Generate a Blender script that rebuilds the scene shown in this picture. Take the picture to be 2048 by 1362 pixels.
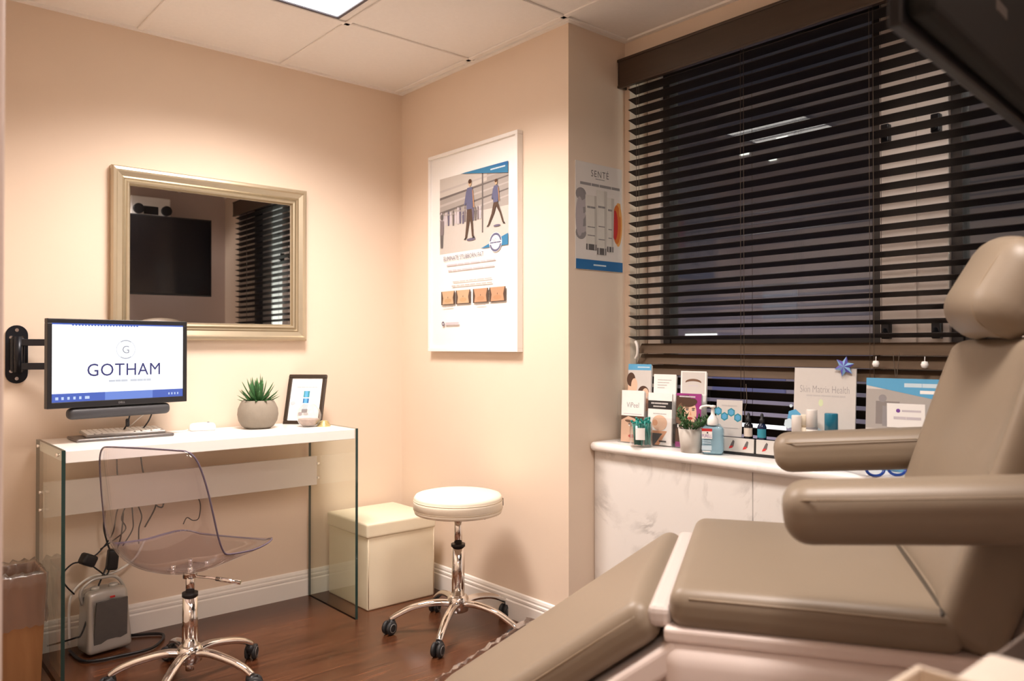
import bpy, bmesh, math, random
from mathutils import Vector, Matrix, Euler

for o in list(bpy.data.objects):
    bpy.data.objects.remove(o, do_unlink=True)
S = bpy.context.scene
COL = S.collection
PI = math.pi
R = math.radians
random.seed(7)

# ------------------------------------------------------------------ camera
cam = bpy.data.cameras.new('camera')
camo = bpy.data.objects.new('camera', cam); COL.objects.link(camo); S.camera = camo
CAM = Vector((-2.2023, -3.4244, 1.1539)); YAW = 0.70998; PITCH = 0.0080
FWD = Vector((math.sin(YAW)*math.cos(PITCH), math.cos(YAW)*math.cos(PITCH), math.sin(PITCH)))
camo.location = CAM
camo.rotation_euler = FWD.to_track_quat('-Z', 'Y').to_euler()
cam.sensor_width = 36.0; cam.lens = 1579.43/2048*36.0
cam.clip_start = 0.02; cam.clip_end = 100
cam.dof.use_dof = True; cam.dof.focus_distance = 3.1; cam.dof.aperture_fstop = 3.2
# ------------------------------------------------------------------ world, exposure
W = bpy.data.worlds.new('night'); S.world = W; W.use_nodes = True
W.node_tree.nodes['Background'].inputs[0].default_value = (0.012, 0.015, 0.04, 1)
W.node_tree.nodes['Background'].inputs[1].default_value = 0.6
S.view_settings.view_transform = 'Standard'; S.view_settings.look = 'None'
S.view_settings.exposure = 0.12; S.view_settings.gamma = 1.0
S.view_settings.use_curve_mapping = False
try:
    S.cycles.use_denoising = True
    S.cycles.max_bounces = 12; S.cycles.diffuse_bounces = 5; S.cycles.glossy_bounces = 5
    S.cycles.transparent_max_bounces = 24; S.cycles.transmission_bounces = 8
    S.cycles.sample_clamp_indirect = 6.0
except Exception:
    pass
# ------------------------------------------------------------------ lamps
def area(name, loc, size, power, color, spread=180, rot=(0, 0, 0)):
    l = bpy.data.lights.new(name, 'AREA'); l.shape = 'SQUARE'; l.size = size
    l.energy = power; l.color = color; l.spread = R(spread)
    o = bpy.data.objects.new(name, l); COL.objects.link(o); o.location = loc; o.rotation_euler = rot
    return o
LIGHT_C = (-0.975, -0.915)
area('ceiling_lamp', (LIGHT_C[0], LIGHT_C[1], 2.428), 0.50, 37, (1.0, 0.89, 0.83), 139)
LIGHT_D = (-0.975, -2.75)
area('ceiling_lamp', (LIGHT_D[0], LIGHT_D[1], 2.428), 0.50, 29, (1.0, 0.885, 0.81), 160)
area('corridor_fill', (-2.9, -4.3, 2.42), 0.5, 32, (1.0, 0.85, 0.76), 170)  # unseen fill light added behind the camera to lift the shaded sides

area('facade_fill', (5.6, 2.6, -0.6), 0.8, 75, (0.92, 0.80, 0.95), 180, (0, R(-90), 0))  # added unseen light that brightens the facade behind the slats
area('courtyard_fill', (2.3, -4.6, -0.6), 0.8, 520, (1.0, 0.98, 0.90), 180, (R(-90), 0, 0))  # added unseen light on the pale wall, for bright gaps in the mirror

# ------------------------------------------------------------------ materials
MC = {}
def mat(name, col=(0.8, 0.8, 0.8), rough=0.5, metal=0.0, spec=0.5, emit=None, est=1.0, coat=0.0,
        noise=0.0, nscale=20.0, bump=0.0, bscale=200.0, trans=0.0, ior=1.45, sheen=0.0):
    if name in MC: return MC[name]
    m = bpy.data.materials.new(name); m.use_nodes = True; nt = m.node_tree
    b = nt.nodes['Principled BSDF']
    b.inputs['Base Color'].default_value = (*col, 1); b.inputs['Roughness'].default_value = rough
    b.inputs['Metallic'].default_value = metal; b.inputs['Specular IOR Level'].default_value = spec
    b.inputs['IOR'].default_value = ior
    if trans: b.inputs['Transmission Weight'].default_value = trans
    if coat: b.inputs['Coat Weight'].default_value = coat
    if emit: b.inputs['Emission Color'].default_value = (*emit, 1); b.inputs['Emission Strength'].default_value = est
    if noise or bump:
        tc = nt.nodes.new('ShaderNodeTexCoord')
        if noise:
            n = nt.nodes.new('ShaderNodeTexNoise'); n.inputs['Scale'].default_value = nscale; n.inputs['Detail'].default_value = 6
            nt.links.new(tc.outputs['Object'], n.inputs['Vector'])
            mx = nt.nodes.new('ShaderNodeMix'); mx.data_type = 'RGBA'
            mx.inputs[6].default_value = (*[c*(1-noise) for c in col], 1)
            mx.inputs[7].default_value = (*[min(1, c*(1+noise)) for c in col], 1)
            nt.links.new(n.outputs['Fac'], mx.inputs[0]); nt.links.new(mx.outputs[2], b.inputs['Base Color'])
        if bump:
            n2 = nt.nodes.new('ShaderNodeTexNoise'); n2.inputs['Scale'].default_value = bscale; n2.inputs['Detail'].default_value = 4
            nt.links.new(tc.outputs['Object'], n2.inputs['Vector'])
            bp = nt.nodes.new('ShaderNodeBump'); bp.inputs['Strength'].default_value = bump; bp.inputs['Distance'].default_value = 0.002
            nt.links.new(n2.outputs['Fac'], bp.inputs['Height']); nt.links.new(bp.outputs['Normal'], b.inputs['Normal'])
    MC[name] = m
    return m

def glassy(name, tint=(0.95, 0.98, 0.97), rough=0.02, ior=1.5, gloss=(1, 1, 1)):
    """thin clear sheet: Fresnel reflection over a tinted see-through body"""
    if name in MC: return MC[name]
    m = bpy.data.materials.new(name); m.use_nodes = True; nt = m.node_tree; nt.nodes.clear()
    out = nt.nodes.new('ShaderNodeOutputMaterial'); mix = nt.nodes.new('ShaderNodeMixShader')
    tr = nt.nodes.new('ShaderNodeBsdfTransparent'); tr.inputs[0].default_value = (*tint, 1)
    gl = nt.nodes.new('ShaderNodeBsdfGlossy'); gl.inputs['Roughness'].default_value = rough; gl.inputs['Color'].default_value = (*gloss, 1)
    fr = nt.nodes.new('ShaderNodeFresnel'); ge = nt.nodes.new('ShaderNodeNewGeometry')
    io = nt.nodes.new('ShaderNodeMix'); io.inputs[2].default_value = ior; io.inputs[3].default_value = 1/ior    # same reflectance on both faces of the sheet
    nt.links.new(ge.outputs['Backfacing'], io.inputs[0]); nt.links.new(io.outputs[0], fr.inputs[0])
    nt.links.new(fr.outputs[0], mix.inputs[0]); nt.links.new(tr.outputs[0], mix.inputs[1]); nt.links.new(gl.outputs[0], mix.inputs[2])
    nt.links.new(mix.outputs[0], out.inputs[0])
    MC[name] = m
    return m

def wood_floor():
    m = bpy.data.materials.new('floor_wood'); m.use_nodes = True; nt = m.node_tree; L = nt.links
    b = nt.nodes['Principled BSDF']
    tc = nt.nodes.new('ShaderNodeTexCoord'); mp = nt.nodes.new('ShaderNodeMapping')
    L.new(tc.outputs['Object'], mp.inputs['Vector'])
    br = nt.nodes.new('ShaderNodeTexBrick'); br.offset = 0.37; br.inputs['Scale'].default_value = 1.0
    br.inputs['Brick Width'].default_value = 1.1; br.inputs['Row Height'].default_value = 0.095
    br.inputs['Mortar Size'].default_value = 0.0012; br.inputs['Mortar Smooth'].default_value = 0.2
    br.inputs['Color1'].default_value = (0.075, 0.028, 0.012, 1); br.inputs['Color2'].default_value = (0.115, 0.043, 0.019, 1)
    br.inputs['Mortar'].default_value = (0.05, 0.018, 0.008, 1)
    L.new(mp.outputs[0], br.inputs['Vector'])
    mp2 = nt.nodes.new('ShaderNodeMapping'); mp2.inputs['Scale'].default_value = (2.2, 38, 1); L.new(tc.outputs['Object'], mp2.inputs['Vector'])
    n = nt.nodes.new('ShaderNodeTexNoise'); n.inputs['Scale'].default_value = 2.0; n.inputs['Detail'].default_value = 8; n.inputs['Distortion'].default_value = 0.6
    L.new(mp2.outputs[0], n.inputs['Vector'])
    rp = nt.nodes.new('ShaderNodeValToRGB'); rp.color_ramp.elements[0].position = 0.32; rp.color_ramp.elements[1].position = 0.7
    rp.color_ramp.elements[0].color = (0.55, 0.5, 0.48, 1); rp.color_ramp.elements[1].color = (1.25, 1.2, 1.15, 1)
    L.new(n.outputs['Fac'], rp.inputs[0])
    mx = nt.nodes.new('ShaderNodeMix'); mx.data_type = 'RGBA'; mx.blend_type = 'MULTIPLY'; mx.inputs[0].default_value = 1
    L.new(br.outputs['Color'], mx.inputs[6]); L.new(rp.outputs[0], mx.inputs[7]); L.new(mx.outputs[2], b.inputs['Base Color'])
    b.inputs['Roughness'].default_value = 0.27
    bp = nt.nodes.new('ShaderNodeBump'); bp.inputs['Strength'].default_value = 0.25; bp.inputs['Distance'].default_value = 0.002
    L.new(br.outputs['Fac'], bp.inputs['Height']); bp.invert = True; L.new(bp.outputs[0], b.inputs['Normal'])
    return m

def marble(name, base=(0.80, 0.78, 0.75), vein=(0.42, 0.40, 0.38), scale=3.2):
    m = bpy.data.materials.new(name); m.use_nodes = True; nt = m.node_tree; L = nt.links
    b = nt.nodes['Principled BSDF']; b.inputs['Roughness'].default_value = 0.3
    tc = nt.nodes.new('ShaderNodeTexCoord')
    n = nt.nodes.new('ShaderNodeTexNoise'); n.inputs['Scale'].default_value = scale; n.inputs['Detail'].default_value = 9; n.inputs['Roughness'].default_value = 0.62; n.inputs['Distortion'].default_value = 0.9
    L.new(tc.outputs['Object'], n.inputs['Vector'])
    sb = nt.nodes.new('ShaderNodeMath'); sb.operation = 'SUBTRACT'; sb.inputs[1].default_value = 0.5; L.new(n.outputs['Fac'], sb.inputs[0])
    ab = nt.nodes.new('ShaderNodeMath'); ab.operation = 'ABSOLUTE'; L.new(sb.outputs[0], ab.inputs[0])
    rp = nt.nodes.new('ShaderNodeValToRGB'); rp.color_ramp.elements[0].position = 0.0; rp.color_ramp.elements[1].position = 0.06
    rp.color_ramp.elements[0].color = (1, 1, 1, 1); rp.color_ramp.elements[1].color = (0, 0, 0, 1); L.new(ab.outputs[0], rp.inputs[0])
    n2 = nt.nodes.new('ShaderNodeTexNoise'); n2.inputs['Scale'].default_value = 4.5; n2.inputs['Detail'].default_value = 2; L.new(tc.outputs['Object'], n2.inputs['Vector'])
    r2 = nt.nodes.new('ShaderNodeValToRGB'); r2.color_ramp.elements[0].position = 0.45; r2.color_ramp.elements[1].position = 0.72; L.new(n2.outputs['Fac'], r2.inputs[0])
    mu = nt.nodes.new('ShaderNodeMath'); mu.operation = 'MULTIPLY'; L.new(rp.outputs[0], mu.inputs[0]); L.new(r2.outputs[0], mu.inputs[1])
    mx = nt.nodes.new('ShaderNodeMix'); mx.data_type = 'RGBA'; mx.inputs[6].default_value = (*base, 1); mx.inputs[7].default_value = (*vein, 1)
    L.new(mu.outputs[0], mx.inputs[0]); L.new(mx.outputs[2], b.inputs['Base Color'])
    return m

def woodgrain(name, c1, c2, rough=0.4, sc=(3, 3, 30)):
    m = bpy.data.materials.new(name); m.use_nodes = True; nt = m.node_tree; L = nt.links
    b = nt.nodes['Principled BSDF']; b.inputs['Roughness'].default_value = rough
    tc = nt.nodes.new('ShaderNodeTexCoord'); mp = nt.nodes.new('ShaderNodeMapping'); mp.inputs['Scale'].default_value = sc
    L.new(tc.outputs['Object'], mp.inputs['Vector'])
    n = nt.nodes.new('ShaderNodeTexNoise'); n.inputs['Scale'].default_value = 2; n.inputs['Detail'].default_value = 7; n.inputs['Distortion'].default_value = 0.5
    L.new(mp.outputs[0], n.inputs['Vector'])
    mx = nt.nodes.new('ShaderNodeMix'); mx.data_type = 'RGBA'; mx.inputs[6].default_value = (*c1, 1); mx.inputs[7].default_value = (*c2, 1)
    L.new(n.outputs['Fac'], mx.inputs[0]); L.new(mx.outputs[2], b.inputs['Base Color'])
    return m

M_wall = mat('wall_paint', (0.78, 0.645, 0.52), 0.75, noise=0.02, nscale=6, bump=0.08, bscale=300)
M_ceil = mat('ceiling_tile', (0.90, 0.87, 0.83), 0.9, noise=0.03, nscale=60, bump=0.35, bscale=260)
M_grid = mat('ceiling_bar', (0.90, 0.87, 0.83), 0.55, noise=0.02, nscale=9)
M_white = mat('white_paint', (0.85, 0.82, 0.78), 0.4, noise=0.015, nscale=15)
M_lac = mat('white_lacquer', (0.88, 0.86, 0.83), 0.22, noise=0.01, nscale=10)
M_floor = wood_floor()
M_marble = marble('marble_laminate')
M_top = marble('worktop_stone', (0.88, 0.86, 0.83), (0.78, 0.75, 0.72), 2.2)
M_chrome = mat('chrome', (0.86, 0.84, 0.82), 0.07, 1.0, noise=0.02, nscale=30)
M_black = mat('black_plastic', (0.012, 0.012, 0.014), 0.42, noise=0.1, nscale=40)
M_blackm = mat('black_metal', (0.01, 0.011, 0.016), 0.35, 0.3, noise=0.1, nscale=40)
M_dark = mat('dark_grey_plastic', (0.045, 0.045, 0.05), 0.5, noise=0.08, nscale=40)
M_rubber = mat('castor_rubber', (0.02, 0.02, 0.021), 0.55, noise=0.1, nscale=60)
M_taupe = mat('taupe_vinyl', (0.235, 0.183, 0.132), 0.42, noise=0.03, nscale=8, bump=0.12, bscale=500)
M_seam = mat('taupe_piping', (0.26, 0.195, 0.13), 0.45, noise=0.03, nscale=30)
M_shell = mat('chair_shell_plastic', (0.80, 0.70, 0.66), 0.38, noise=0.015, nscale=9)
M_shell_l = mat('chair_hinge_plastic', (0.58, 0.51, 0.475), 0.35, noise=0.015, nscale=9)
M_cream = mat('cream_leatherette', (0.80, 0.72, 0.55), 0.45, noise=0.03, nscale=12, bump=0.15, bscale=350)
M_stool = mat('stool_leatherette', (0.86, 0.78, 0.64), 0.42, noise=0.02, nscale=14, bump=0.1, bscale=350)
M_gold = mat('champagne_frame', (0.50, 0.43, 0.31), 0.34, 0.65, noise=0.05, nscale=25)
M_gold_d = mat('champagne_frame_line', (0.30, 0.24, 0.15), 0.38, 0.6, noise=0.05, nscale=25)
M_mirror = mat('mirror_silver', (0.80, 0.80, 0.80), 0.005, 1.0, noise=0.003, nscale=1)
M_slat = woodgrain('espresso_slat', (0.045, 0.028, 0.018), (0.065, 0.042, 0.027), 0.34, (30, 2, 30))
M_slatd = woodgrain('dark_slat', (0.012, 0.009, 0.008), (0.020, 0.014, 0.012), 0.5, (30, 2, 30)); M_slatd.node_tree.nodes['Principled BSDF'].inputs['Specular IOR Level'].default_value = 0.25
M_slatl = woodgrain('lit_slat', (0.075, 0.048, 0.030), (0.125, 0.085, 0.056), 0.28, (30, 2, 30))  # same slats; the light they catch is put into a lighter brown
M_cord = mat('blind_cord', (0.10, 0.075, 0.055), 0.7, noise=0.1, nscale=80)
M_glass = glassy('window_glass', (0.93, 0.95, 0.97), 0.0, 1.52)
M_dglass = glassy('desk_glass', (0.95, 0.985, 0.96), 0.0, 1.5)
M_gedge = mat('glass_edge', (0.02, 0.045, 0.04), 0.12, noise=0.1, nscale=10)
M_acryl = glassy('clear_acrylic', (0.93, 0.91, 0.925), 0.04, 1.56)
M_rim = mat('acrylic_edge', (0.10, 0.08, 0.12), 0.15, noise=0.1, nscale=10)
M_clear = glassy('clear_plastic', (0.95, 0.95, 0.95), 0.06, 1.45)
M_film = glassy('plastic_film', (0.84, 0.80, 0.77), 0.16, 1.8)
def milky(m, col, f):
    nt = m.node_tree; o = [n for n in nt.nodes if n.type == 'OUTPUT_MATERIAL'][0]; src = o.inputs[0].links[0].from_socket
    d = nt.nodes.new('ShaderNodeBsdfDiffuse'); d.inputs[0].default_value = (*col, 1); x = nt.nodes.new('ShaderNodeMixShader'); x.inputs[0].default_value = f
    nt.links.new(src, x.inputs[1]); nt.links.new(d.outputs[0], x.inputs[2]); nt.links.new(x.outputs[0], o.inputs[0])
milky(M_film, (0.55, 0.50, 0.48), 0.13)
M_concrete = mat('concrete_pot', (0.25, 0.215, 0.17), 0.85, noise=0.12, nscale=35, bump=0.2, bscale=120)
M_concrete2 = mat('grey_pot', (0.56, 0.52, 0.47), 0.8, noise=0.05, nscale=30, bump=0.1, bscale=150)
M_leaf = mat('succulent_leaf', (0.045, 0.145, 0.045), 0.5, noise=0.25, nscale=25)
M_leaf2 = mat('rosemary_leaf', (0.05, 0.13, 0.04), 0.55, noise=0.3, nscale=40)
M_soil = mat('soil', (0.05, 0.035, 0.02), 0.95, noise=0.3, nscale=90)
M_silver = mat('silver_plastic', (0.50, 0.485, 0.46), 0.34, 0.5, noise=0.03, nscale=25)
M_grille = mat('grille_dark', (0.13, 0.125, 0.12), 0.5, 0.4, noise=0.1, nscale=60)
M_binwood = woodgrain('bin_wood', (0.20, 0.085, 0.03), (0.36, 0.17, 0.07), 0.5, (14, 14, 1.5))
M_paper = mat('white_paper', (0.86, 0.845, 0.82), 0.6, noise=0.01, nscale=20)
M_framed = mat('dark_brown_frame', (0.035, 0.022, 0.014), 0.35, noise=0.15, nscale=25)

def ink(name, c, rough=0.6): return mat('ink_'+name, c, rough, noise=0.03, nscale=60)
I_navy = ink('navy', (0.035, 0.035, 0.14)); I_blue = ink('blue', (0.02, 0.14, 0.36)); I_sky = ink('sky', (0.10, 0.36, 0.60))
I_teal = ink('teal', (0.03, 0.25, 0.33)); I_grey = ink('grey', (0.27, 0.255, 0.26)); I_lgrey = ink('light_grey', (0.50, 0.48, 0.47))
I_dgrey = ink('dark_grey', (0.12, 0.11, 0.11)); I_black = ink('black', (0.02, 0.018, 0.018)); I_skin = ink('skin', (0.62, 0.36, 0.22))
I_skin2 = ink('pale_skin', (0.75, 0.50, 0.36)); I_skin3 = ink('rosy_skin', (0.66, 0.34, 0.20)); I_brown = ink('brown', (0.16, 0.085, 0.05)); I_hair = ink('hair', (0.075, 0.035, 0.02))
I_mag = ink('magenta', (0.30, 0.03, 0.20)); I_red = ink('red', (0.55, 0.03, 0.03)); I_orange = ink('orange', (0.62, 0.17, 0.03)); I_amber = ink('amber', (0.72, 0.36, 0.10))
I_shirt = ink('shirt', (0.24, 0.26, 0.42)); I_hall = ink('hall', (0.40, 0.37, 0.345)); I_hall2 = ink('hall_light', (0.60, 0.57, 0.54)); I_hall3 = ink('hall_mid', (0.24, 0.215, 0.205))
I_purple = ink('purple', (0.18, 0.06, 0.32)); I_green = ink('green', (0.30, 0.42, 0.10)); I_white = ink('white', (0.86, 0.845, 0.82)); I_lblue = ink('pale_blue', (0.55, 0.68, 0.76))
I_lips = ink('lips', (0.45, 0.06, 0.06)); I_tube = ink('tube', (0.66, 0.63, 0.58)); I_tubed = ink('tube_shade', (0.52, 0.49, 0.45)); I_smoke = ink('smoke', (0.44, 0.40, 0.42))
I_pale = ink('pale_lilac', (0.58, 0.54, 0.58)); I_mint = ink('mint', (0.62, 0.70, 0.45))

# ------------------------------------------------------------------ mesh helpers
def tmp_join(bm, b2, M=None, mi=0):
    if M is not None: bmesh.ops.transform(b2, matrix=M, verts=b2.verts)
    if mi:
        for f in b2.faces: f.material_index = mi
    me = bpy.data.meshes.new('t'); b2.to_mesh(me); b2.free(); bm.from_mesh(me); bpy.data.meshes.remove(me)

def box(bm, lo, hi, bev=0.0, seg=2, M=None, mi=0):
    b2 = bmesh.new(); bmesh.ops.create_cube(b2, size=1)
    lo, hi = Vector(lo), Vector(hi); c = (lo+hi)/2; s = hi-lo
    for v in b2.verts: v.co = Vector((v.co.x*s.x, v.co.y*s.y, v.co.z*s.z))+c
    if bev > 0: bmesh.ops.bevel(b2, geom=list(b2.edges), offset=bev, segments=seg, profile=0.5, affect='EDGES')
    tmp_join(bm, b2, M, mi)

def rbox(bm, half, r, M=None, deform=None, mi=0, n=10):
    """rounded cushion block about the origin, with enough vertices to be crowned or curved by deform(v)"""
    def axis(h):
        k = 5; a = [-h + r*(1-math.cos(i/k*PI/2)) for i in range(k)]
        mid = [-(h-r) + 2*(h-r)*i/n for i in range(n+1)]
        return a + mid + [-x for x in reversed(a)]
    hx, hy, hz = half; ax = [axis(hx), axis(hy), axis(hz)]
    b2 = bmesh.new(); cache = {}
    def V(i, j, k):
        key = (i, j, k)
        if key not in cache:
            p = Vector((ax[0][i], ax[1][j], ax[2][k]))
            q = Vector((max(-(hx-r), min(hx-r, p.x)), max(-(hy-r), min(hy-r, p.y)), max(-(hz-r), min(hz-r, p.z))))
            d = p-q
            if d.length > 1e-9: p = q + d.normalized()*r
            cache[key] = b2.verts.new(p)
        return cache[key]
    N = [len(a)-1 for a in ax]
    for a in range(3):
        u, v = (a+1) % 3, (a+2) % 3
        for side in (0, N[a]):
            for i in range(N[u]):
                for j in range(N[v]):
                    idx = []
                    for (di, dj) in ((0, 0), (1, 0), (1, 1), (0, 1)):
                        t = [0, 0, 0]; t[a] = side; t[u] = i+di; t[v] = j+dj; idx.append(V(*t))
                    if side == 0: idx.reverse()
                    try: b2.faces.new(idx)
                    except ValueError: pass
    if deform:
        for v in b2.verts: v.co = Vector(deform(v.co.copy()))
    for f in b2.faces: f.smooth = True
    tmp_join(bm, b2, M, mi)

def cyl(bm, p0, p1, r0, r1=None, seg=24, mi=0, smooth=True):
    r1 = r0 if r1 is None else r1
    p0, p1 = Vector(p0), Vector(p1); d = p1-p0
    b2 = bmesh.new(); bmesh.ops.create_cone(b2, cap_ends=True, segments=seg, radius1=r0, radius2=r1, depth=d.length)
    if smooth:
        for f in b2.faces:
            if len(f.verts) == 4: f.smooth = True
    M = Matrix.Translation((p0+p1)/2) @ d.to_track_quat('Z', 'Y').to_matrix().to_4x4()
    tmp_join(bm, b2, M, mi)

def lathe(bm, prof, c=(0, 0, 0), seg=32, mi=0, M=None, cap=True, smooth=True):
    b2 = bmesh.new(); rings = []
    for r, z in prof:
        if r < 1e-5: rings.append([b2.verts.new((c[0], c[1], c[2]+z))])
        else: rings.append([b2.verts.new((c[0]+r*math.cos(2*PI*i/seg), c[1]+r*math.sin(2*PI*i/seg), c[2]+z)) for i in range(seg)])
    for a, b in zip(rings, rings[1:]):
        for i in range(seg):
            j = (i+1) % seg
            if len(a) == 1 and len(b) == 1: continue
            f = [a[0], b[j], b[i]] if len(a) == 1 else ([a[i], a[j], b[0]] if len(b) == 1 else [a[i], a[j], b[j], b[i]])
            fc = b2.faces.new(f); fc.smooth = smooth
    if cap:
        if len(rings[0]) > 1: b2.faces.new(list(reversed(rings[0])))
        if len(rings[-1]) > 1: b2.faces.new(rings[-1])
    bmesh.ops.recalc_face_normals(b2, faces=b2.faces)
    tmp_join(bm, b2, M, mi)

def catmull(pts, n=8, closed=False):
    P = [Vector(p) for p in pts]; out = []; m = len(P); rng = m if closed else m-1
    for i in range(rng):
        if closed: a, b, c, d = P[i-1], P[i], P[(i+1) % m], P[(i+2) % m]
        else: a, b, c, d = P[max(i-1, 0)], P[i], P[i+1], P[min(i+2, m-1)]
        for k in range(n):
            t = k/n
            out.append(0.5*((2*b)+(c-a)*t+(2*a-5*b+4*c-d)*t*t+(3*b-a-3*c+d)*t**3))
    if not closed: out.append(P[-1])
    return out

def tube(bm, pts, r, seg=8, closed=False, smooth_n=8, mi=0, flat=1.0, radii=None):
    P = catmull(pts, smooth_n, closed) if smooth_n else [Vector(p) for p in pts]
    b2 = bmesh.new(); rings = []; n = len(P); ref = None
    for i in range(n):
        t = (P[(i+1) % n]-P[i-1]) if closed else (P[min(i+1, n-1)]-P[max(i-1, 0)])
        t = t.normalized() if t.length > 1e-9 else Vector((0, 0, 1))
        if ref is None: ref = Vector((0, 0, 1)) if abs(t.z) < 0.9 else Vector((1, 0, 0))
        s = t.cross(ref); s = s.normalized() if s.length > 1e-6 else t.orthogonal().normalized()
        u = s.cross(t); ref = u
        rr = r if radii is None else radii[0]+(radii[1]-radii[0])*i/(n-1)
        rings.append([b2.verts.new(P[i]+s*(rr*math.cos(2*PI*k/seg))+u*(rr*flat*math.sin(2*PI*k/seg))) for k in range(seg)])
    lim = n if closed else n-1
    for i in range(lim):
        a, b = rings[i], rings[(i+1) % n]
        for k in range(seg):
            f = b2.faces.new([a[k], a[(k+1) % seg], b[(k+1) % seg], b[k]]); f.smooth = True
    if not closed:
        b2.faces.new(rings[0]); b2.faces.new(list(reversed(rings[-1])))
    bmesh.ops.recalc_face_normals(b2, faces=b2.faces)
    tmp_join(bm, b2, None, mi)

def prism(bm, poly, depth, M, mi=0):
    """2-D polygon in the local XY plane, extruded by depth along local +Z"""
    b2 = bmesh.new(); a = [b2.verts.new((x, y, 0)) for x, y in poly]; b = [b2.verts.new((x, y, depth)) for x, y in poly]
    b2.faces.new(list(reversed(a))); b2.faces.new(b); n = len(poly)
    for i in range(n): b2.faces.new([a[i], a[(i+1) % n], b[(i+1) % n], b[i]])
    bmesh.ops.recalc_face_normals(b2, faces=b2.faces)
    tmp_join(bm, b2, M, mi)

def obj(name, bm, mats, parent=None, loc=None, auto=False):
    me = bpy.data.meshes.new(name); bm.to_mesh(me); bm.free()
    for m in (mats if isinstance(mats, (list, tuple)) else [mats]): me.materials.append(m)
    o = bpy.data.objects.new(name, me); COL.objects.link(o)
    if parent: o.parent = parent
    if loc: o.location = loc
    return o

def thing(name, label, cat, loc=(0, 0, 0), rz=0, group=None):
    o = bpy.data.objects.new(name, None); COL.objects.link(o); o.empty_display_size = 0.05
    o.location = loc; o.rotation_euler = (0, 0, rz); o['label'] = label; o['category'] = cat
    if group: o['group'] = group
    return o
def tag(o, label, cat, group=None):
    o['label'] = label; o['category'] = cat
    if group: o['group'] = group
    return o
def struct(name, bm, mats, parent=None, label=None):
    o = obj(name, bm, mats, parent)
    if not parent: o['kind'] = 'structure'
    if label: o['label'] = label
    return o
def dup(root, loc, rz, label, group=None):
    r = root.copy(); COL.objects.link(r); r.location = loc; r.rotation_euler = (0, 0, rz); r['label'] = label
    if group: r['group'] = group
    for ch in list(root.children):
        c = ch.copy(); COL.objects.link(c); c.parent = r
        for g in list(ch.children):
            d = g.copy(); COL.objects.link(d); d.parent = c
    return r
def B(): return bmesh.new()

def frameM(origin, x, y):
    x = Vector(x).normalized(); y = Vector(y); y = (y-x*y.dot(x)).normalized(); z = x.cross(y)
    M = Matrix((x, y, z)).transposed().to_4x4(); M.translation = Vector(origin); return M

class Art:
    """flat print: coloured shapes and lettering, layer on layer, in local (x right, y up), facing +z"""
    def __init__(s, M): s.M = M; s.bm = bmesh.new(); s.mats = []; s.z = 0.0
    def mi(s, m):
        if m not in s.mats: s.mats.append(m)
        return s.mats.index(m)
    def poly(s, pts, m):
        s.z += 0.00006; vs = [s.bm.verts.new(s.M @ Vector((x, y, s.z))) for x, y in pts]
        try:
            f = s.bm.faces.new(vs); f.material_index = s.mi(m); f.normal_update()
            if f.normal.dot(s.M.to_3x3() @ Vector((0, 0, 1))) < 0: f.normal_flip()
        except ValueError: pass
    def rect(s, x0, y0, x1, y1, m): s.poly([(x0, y0), (x1, y0), (x1, y1), (x0, y1)], m)
    def ell(s, cx, cy, rx, ry, m, n=24, rot=0):
        c, d = math.cos(rot), math.sin(rot)
        s.poly([(cx+rx*math.cos(t)*c-ry*math.sin(t)*d, cy+rx*math.cos(t)*d+ry*math.sin(t)*c) for t in [2*PI*i/n for i in range(n)]], m)
    def ring(s, cx, cy, r, w, m, n=32, a0=0, a1=2*PI):
        s.z += 0.00006; mi = s.mi(m)
        for i in range(n):
            t0, t1 = a0+(a1-a0)*i/n, a0+(a1-a0)*(i+1)/n
            vs = [s.bm.verts.new(s.M @ Vector((cx+q*math.cos(t), cy+q*math.sin(t), s.z))) for q, t in ((r-w, t0), (r, t0), (r, t1), (r-w, t1))]
            s.bm.faces.new(vs).material_index = mi
    def text(s, txt, cx, cy, h, m, width=None, align='CENTER', spacing=1.0, offset=0.0):
        s.z += 0.00006; mi = s.mi(m)
        cu = bpy.data.curves.new('t', 'FONT'); cu.body = txt; cu.size = 1.0; cu.align_x = 'LEFT'; cu.space_character = spacing; cu.offset = offset
        cu.resolution_u = 3
        o = bpy.data.objects.new('t', cu); COL.objects.link(o); bpy.context.view_layer.update()
        me = bpy.data.meshes.new_from_object(o.evaluated_get(bpy.context.evaluated_depsgraph_get()))
        bpy.data.objects.remove(o); bpy.data.curves.remove(cu)
        b2 = bmesh.new(); b2.from_mesh(me); bpy.data.meshes.remove(me)
        if len(b2.verts):
            xs = [v.co.x for v in b2.verts]; x0, x1 = min(xs), max(xs)
            k = h/0.69; kx = k if width is None else width/(x1-x0)
            for v in b2.verts:
                x = (v.co.x-x0)*kx; w = (x1-x0)*kx
                x += cx-(w/2 if align == 'CENTER' else 0)
                v.co = s.M @ Vector((x, cy+(v.co.y-0.345)*k, s.z))
            for f in b2.faces: f.material_index = mi
            t = bpy.data.meshes.new('t'); b2.to_mesh(t); b2.free(); s.bm.from_mesh(t); bpy.data.meshes.remove(t)
    def illegible(s, x0, x1, y, h, m, words=6):
        """a line of print too small to read: a row of soft word-length dashes"""
        L = x1-x0; rr = random.Random(int(x0*9999)+int(y*7777)); ws = [0.6+rr.random() for _ in range(words)]; g = 0.012*L; tot = sum(ws); x = x0
        for w in ws:
            ww = (L-g*(words-1))*w/tot; s.rect(x, y-h/2, x+ww, y+h/2, m); x += ww+g
    def done(s, name, parent=None): return obj(name, s.bm, s.mats, parent)

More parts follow.
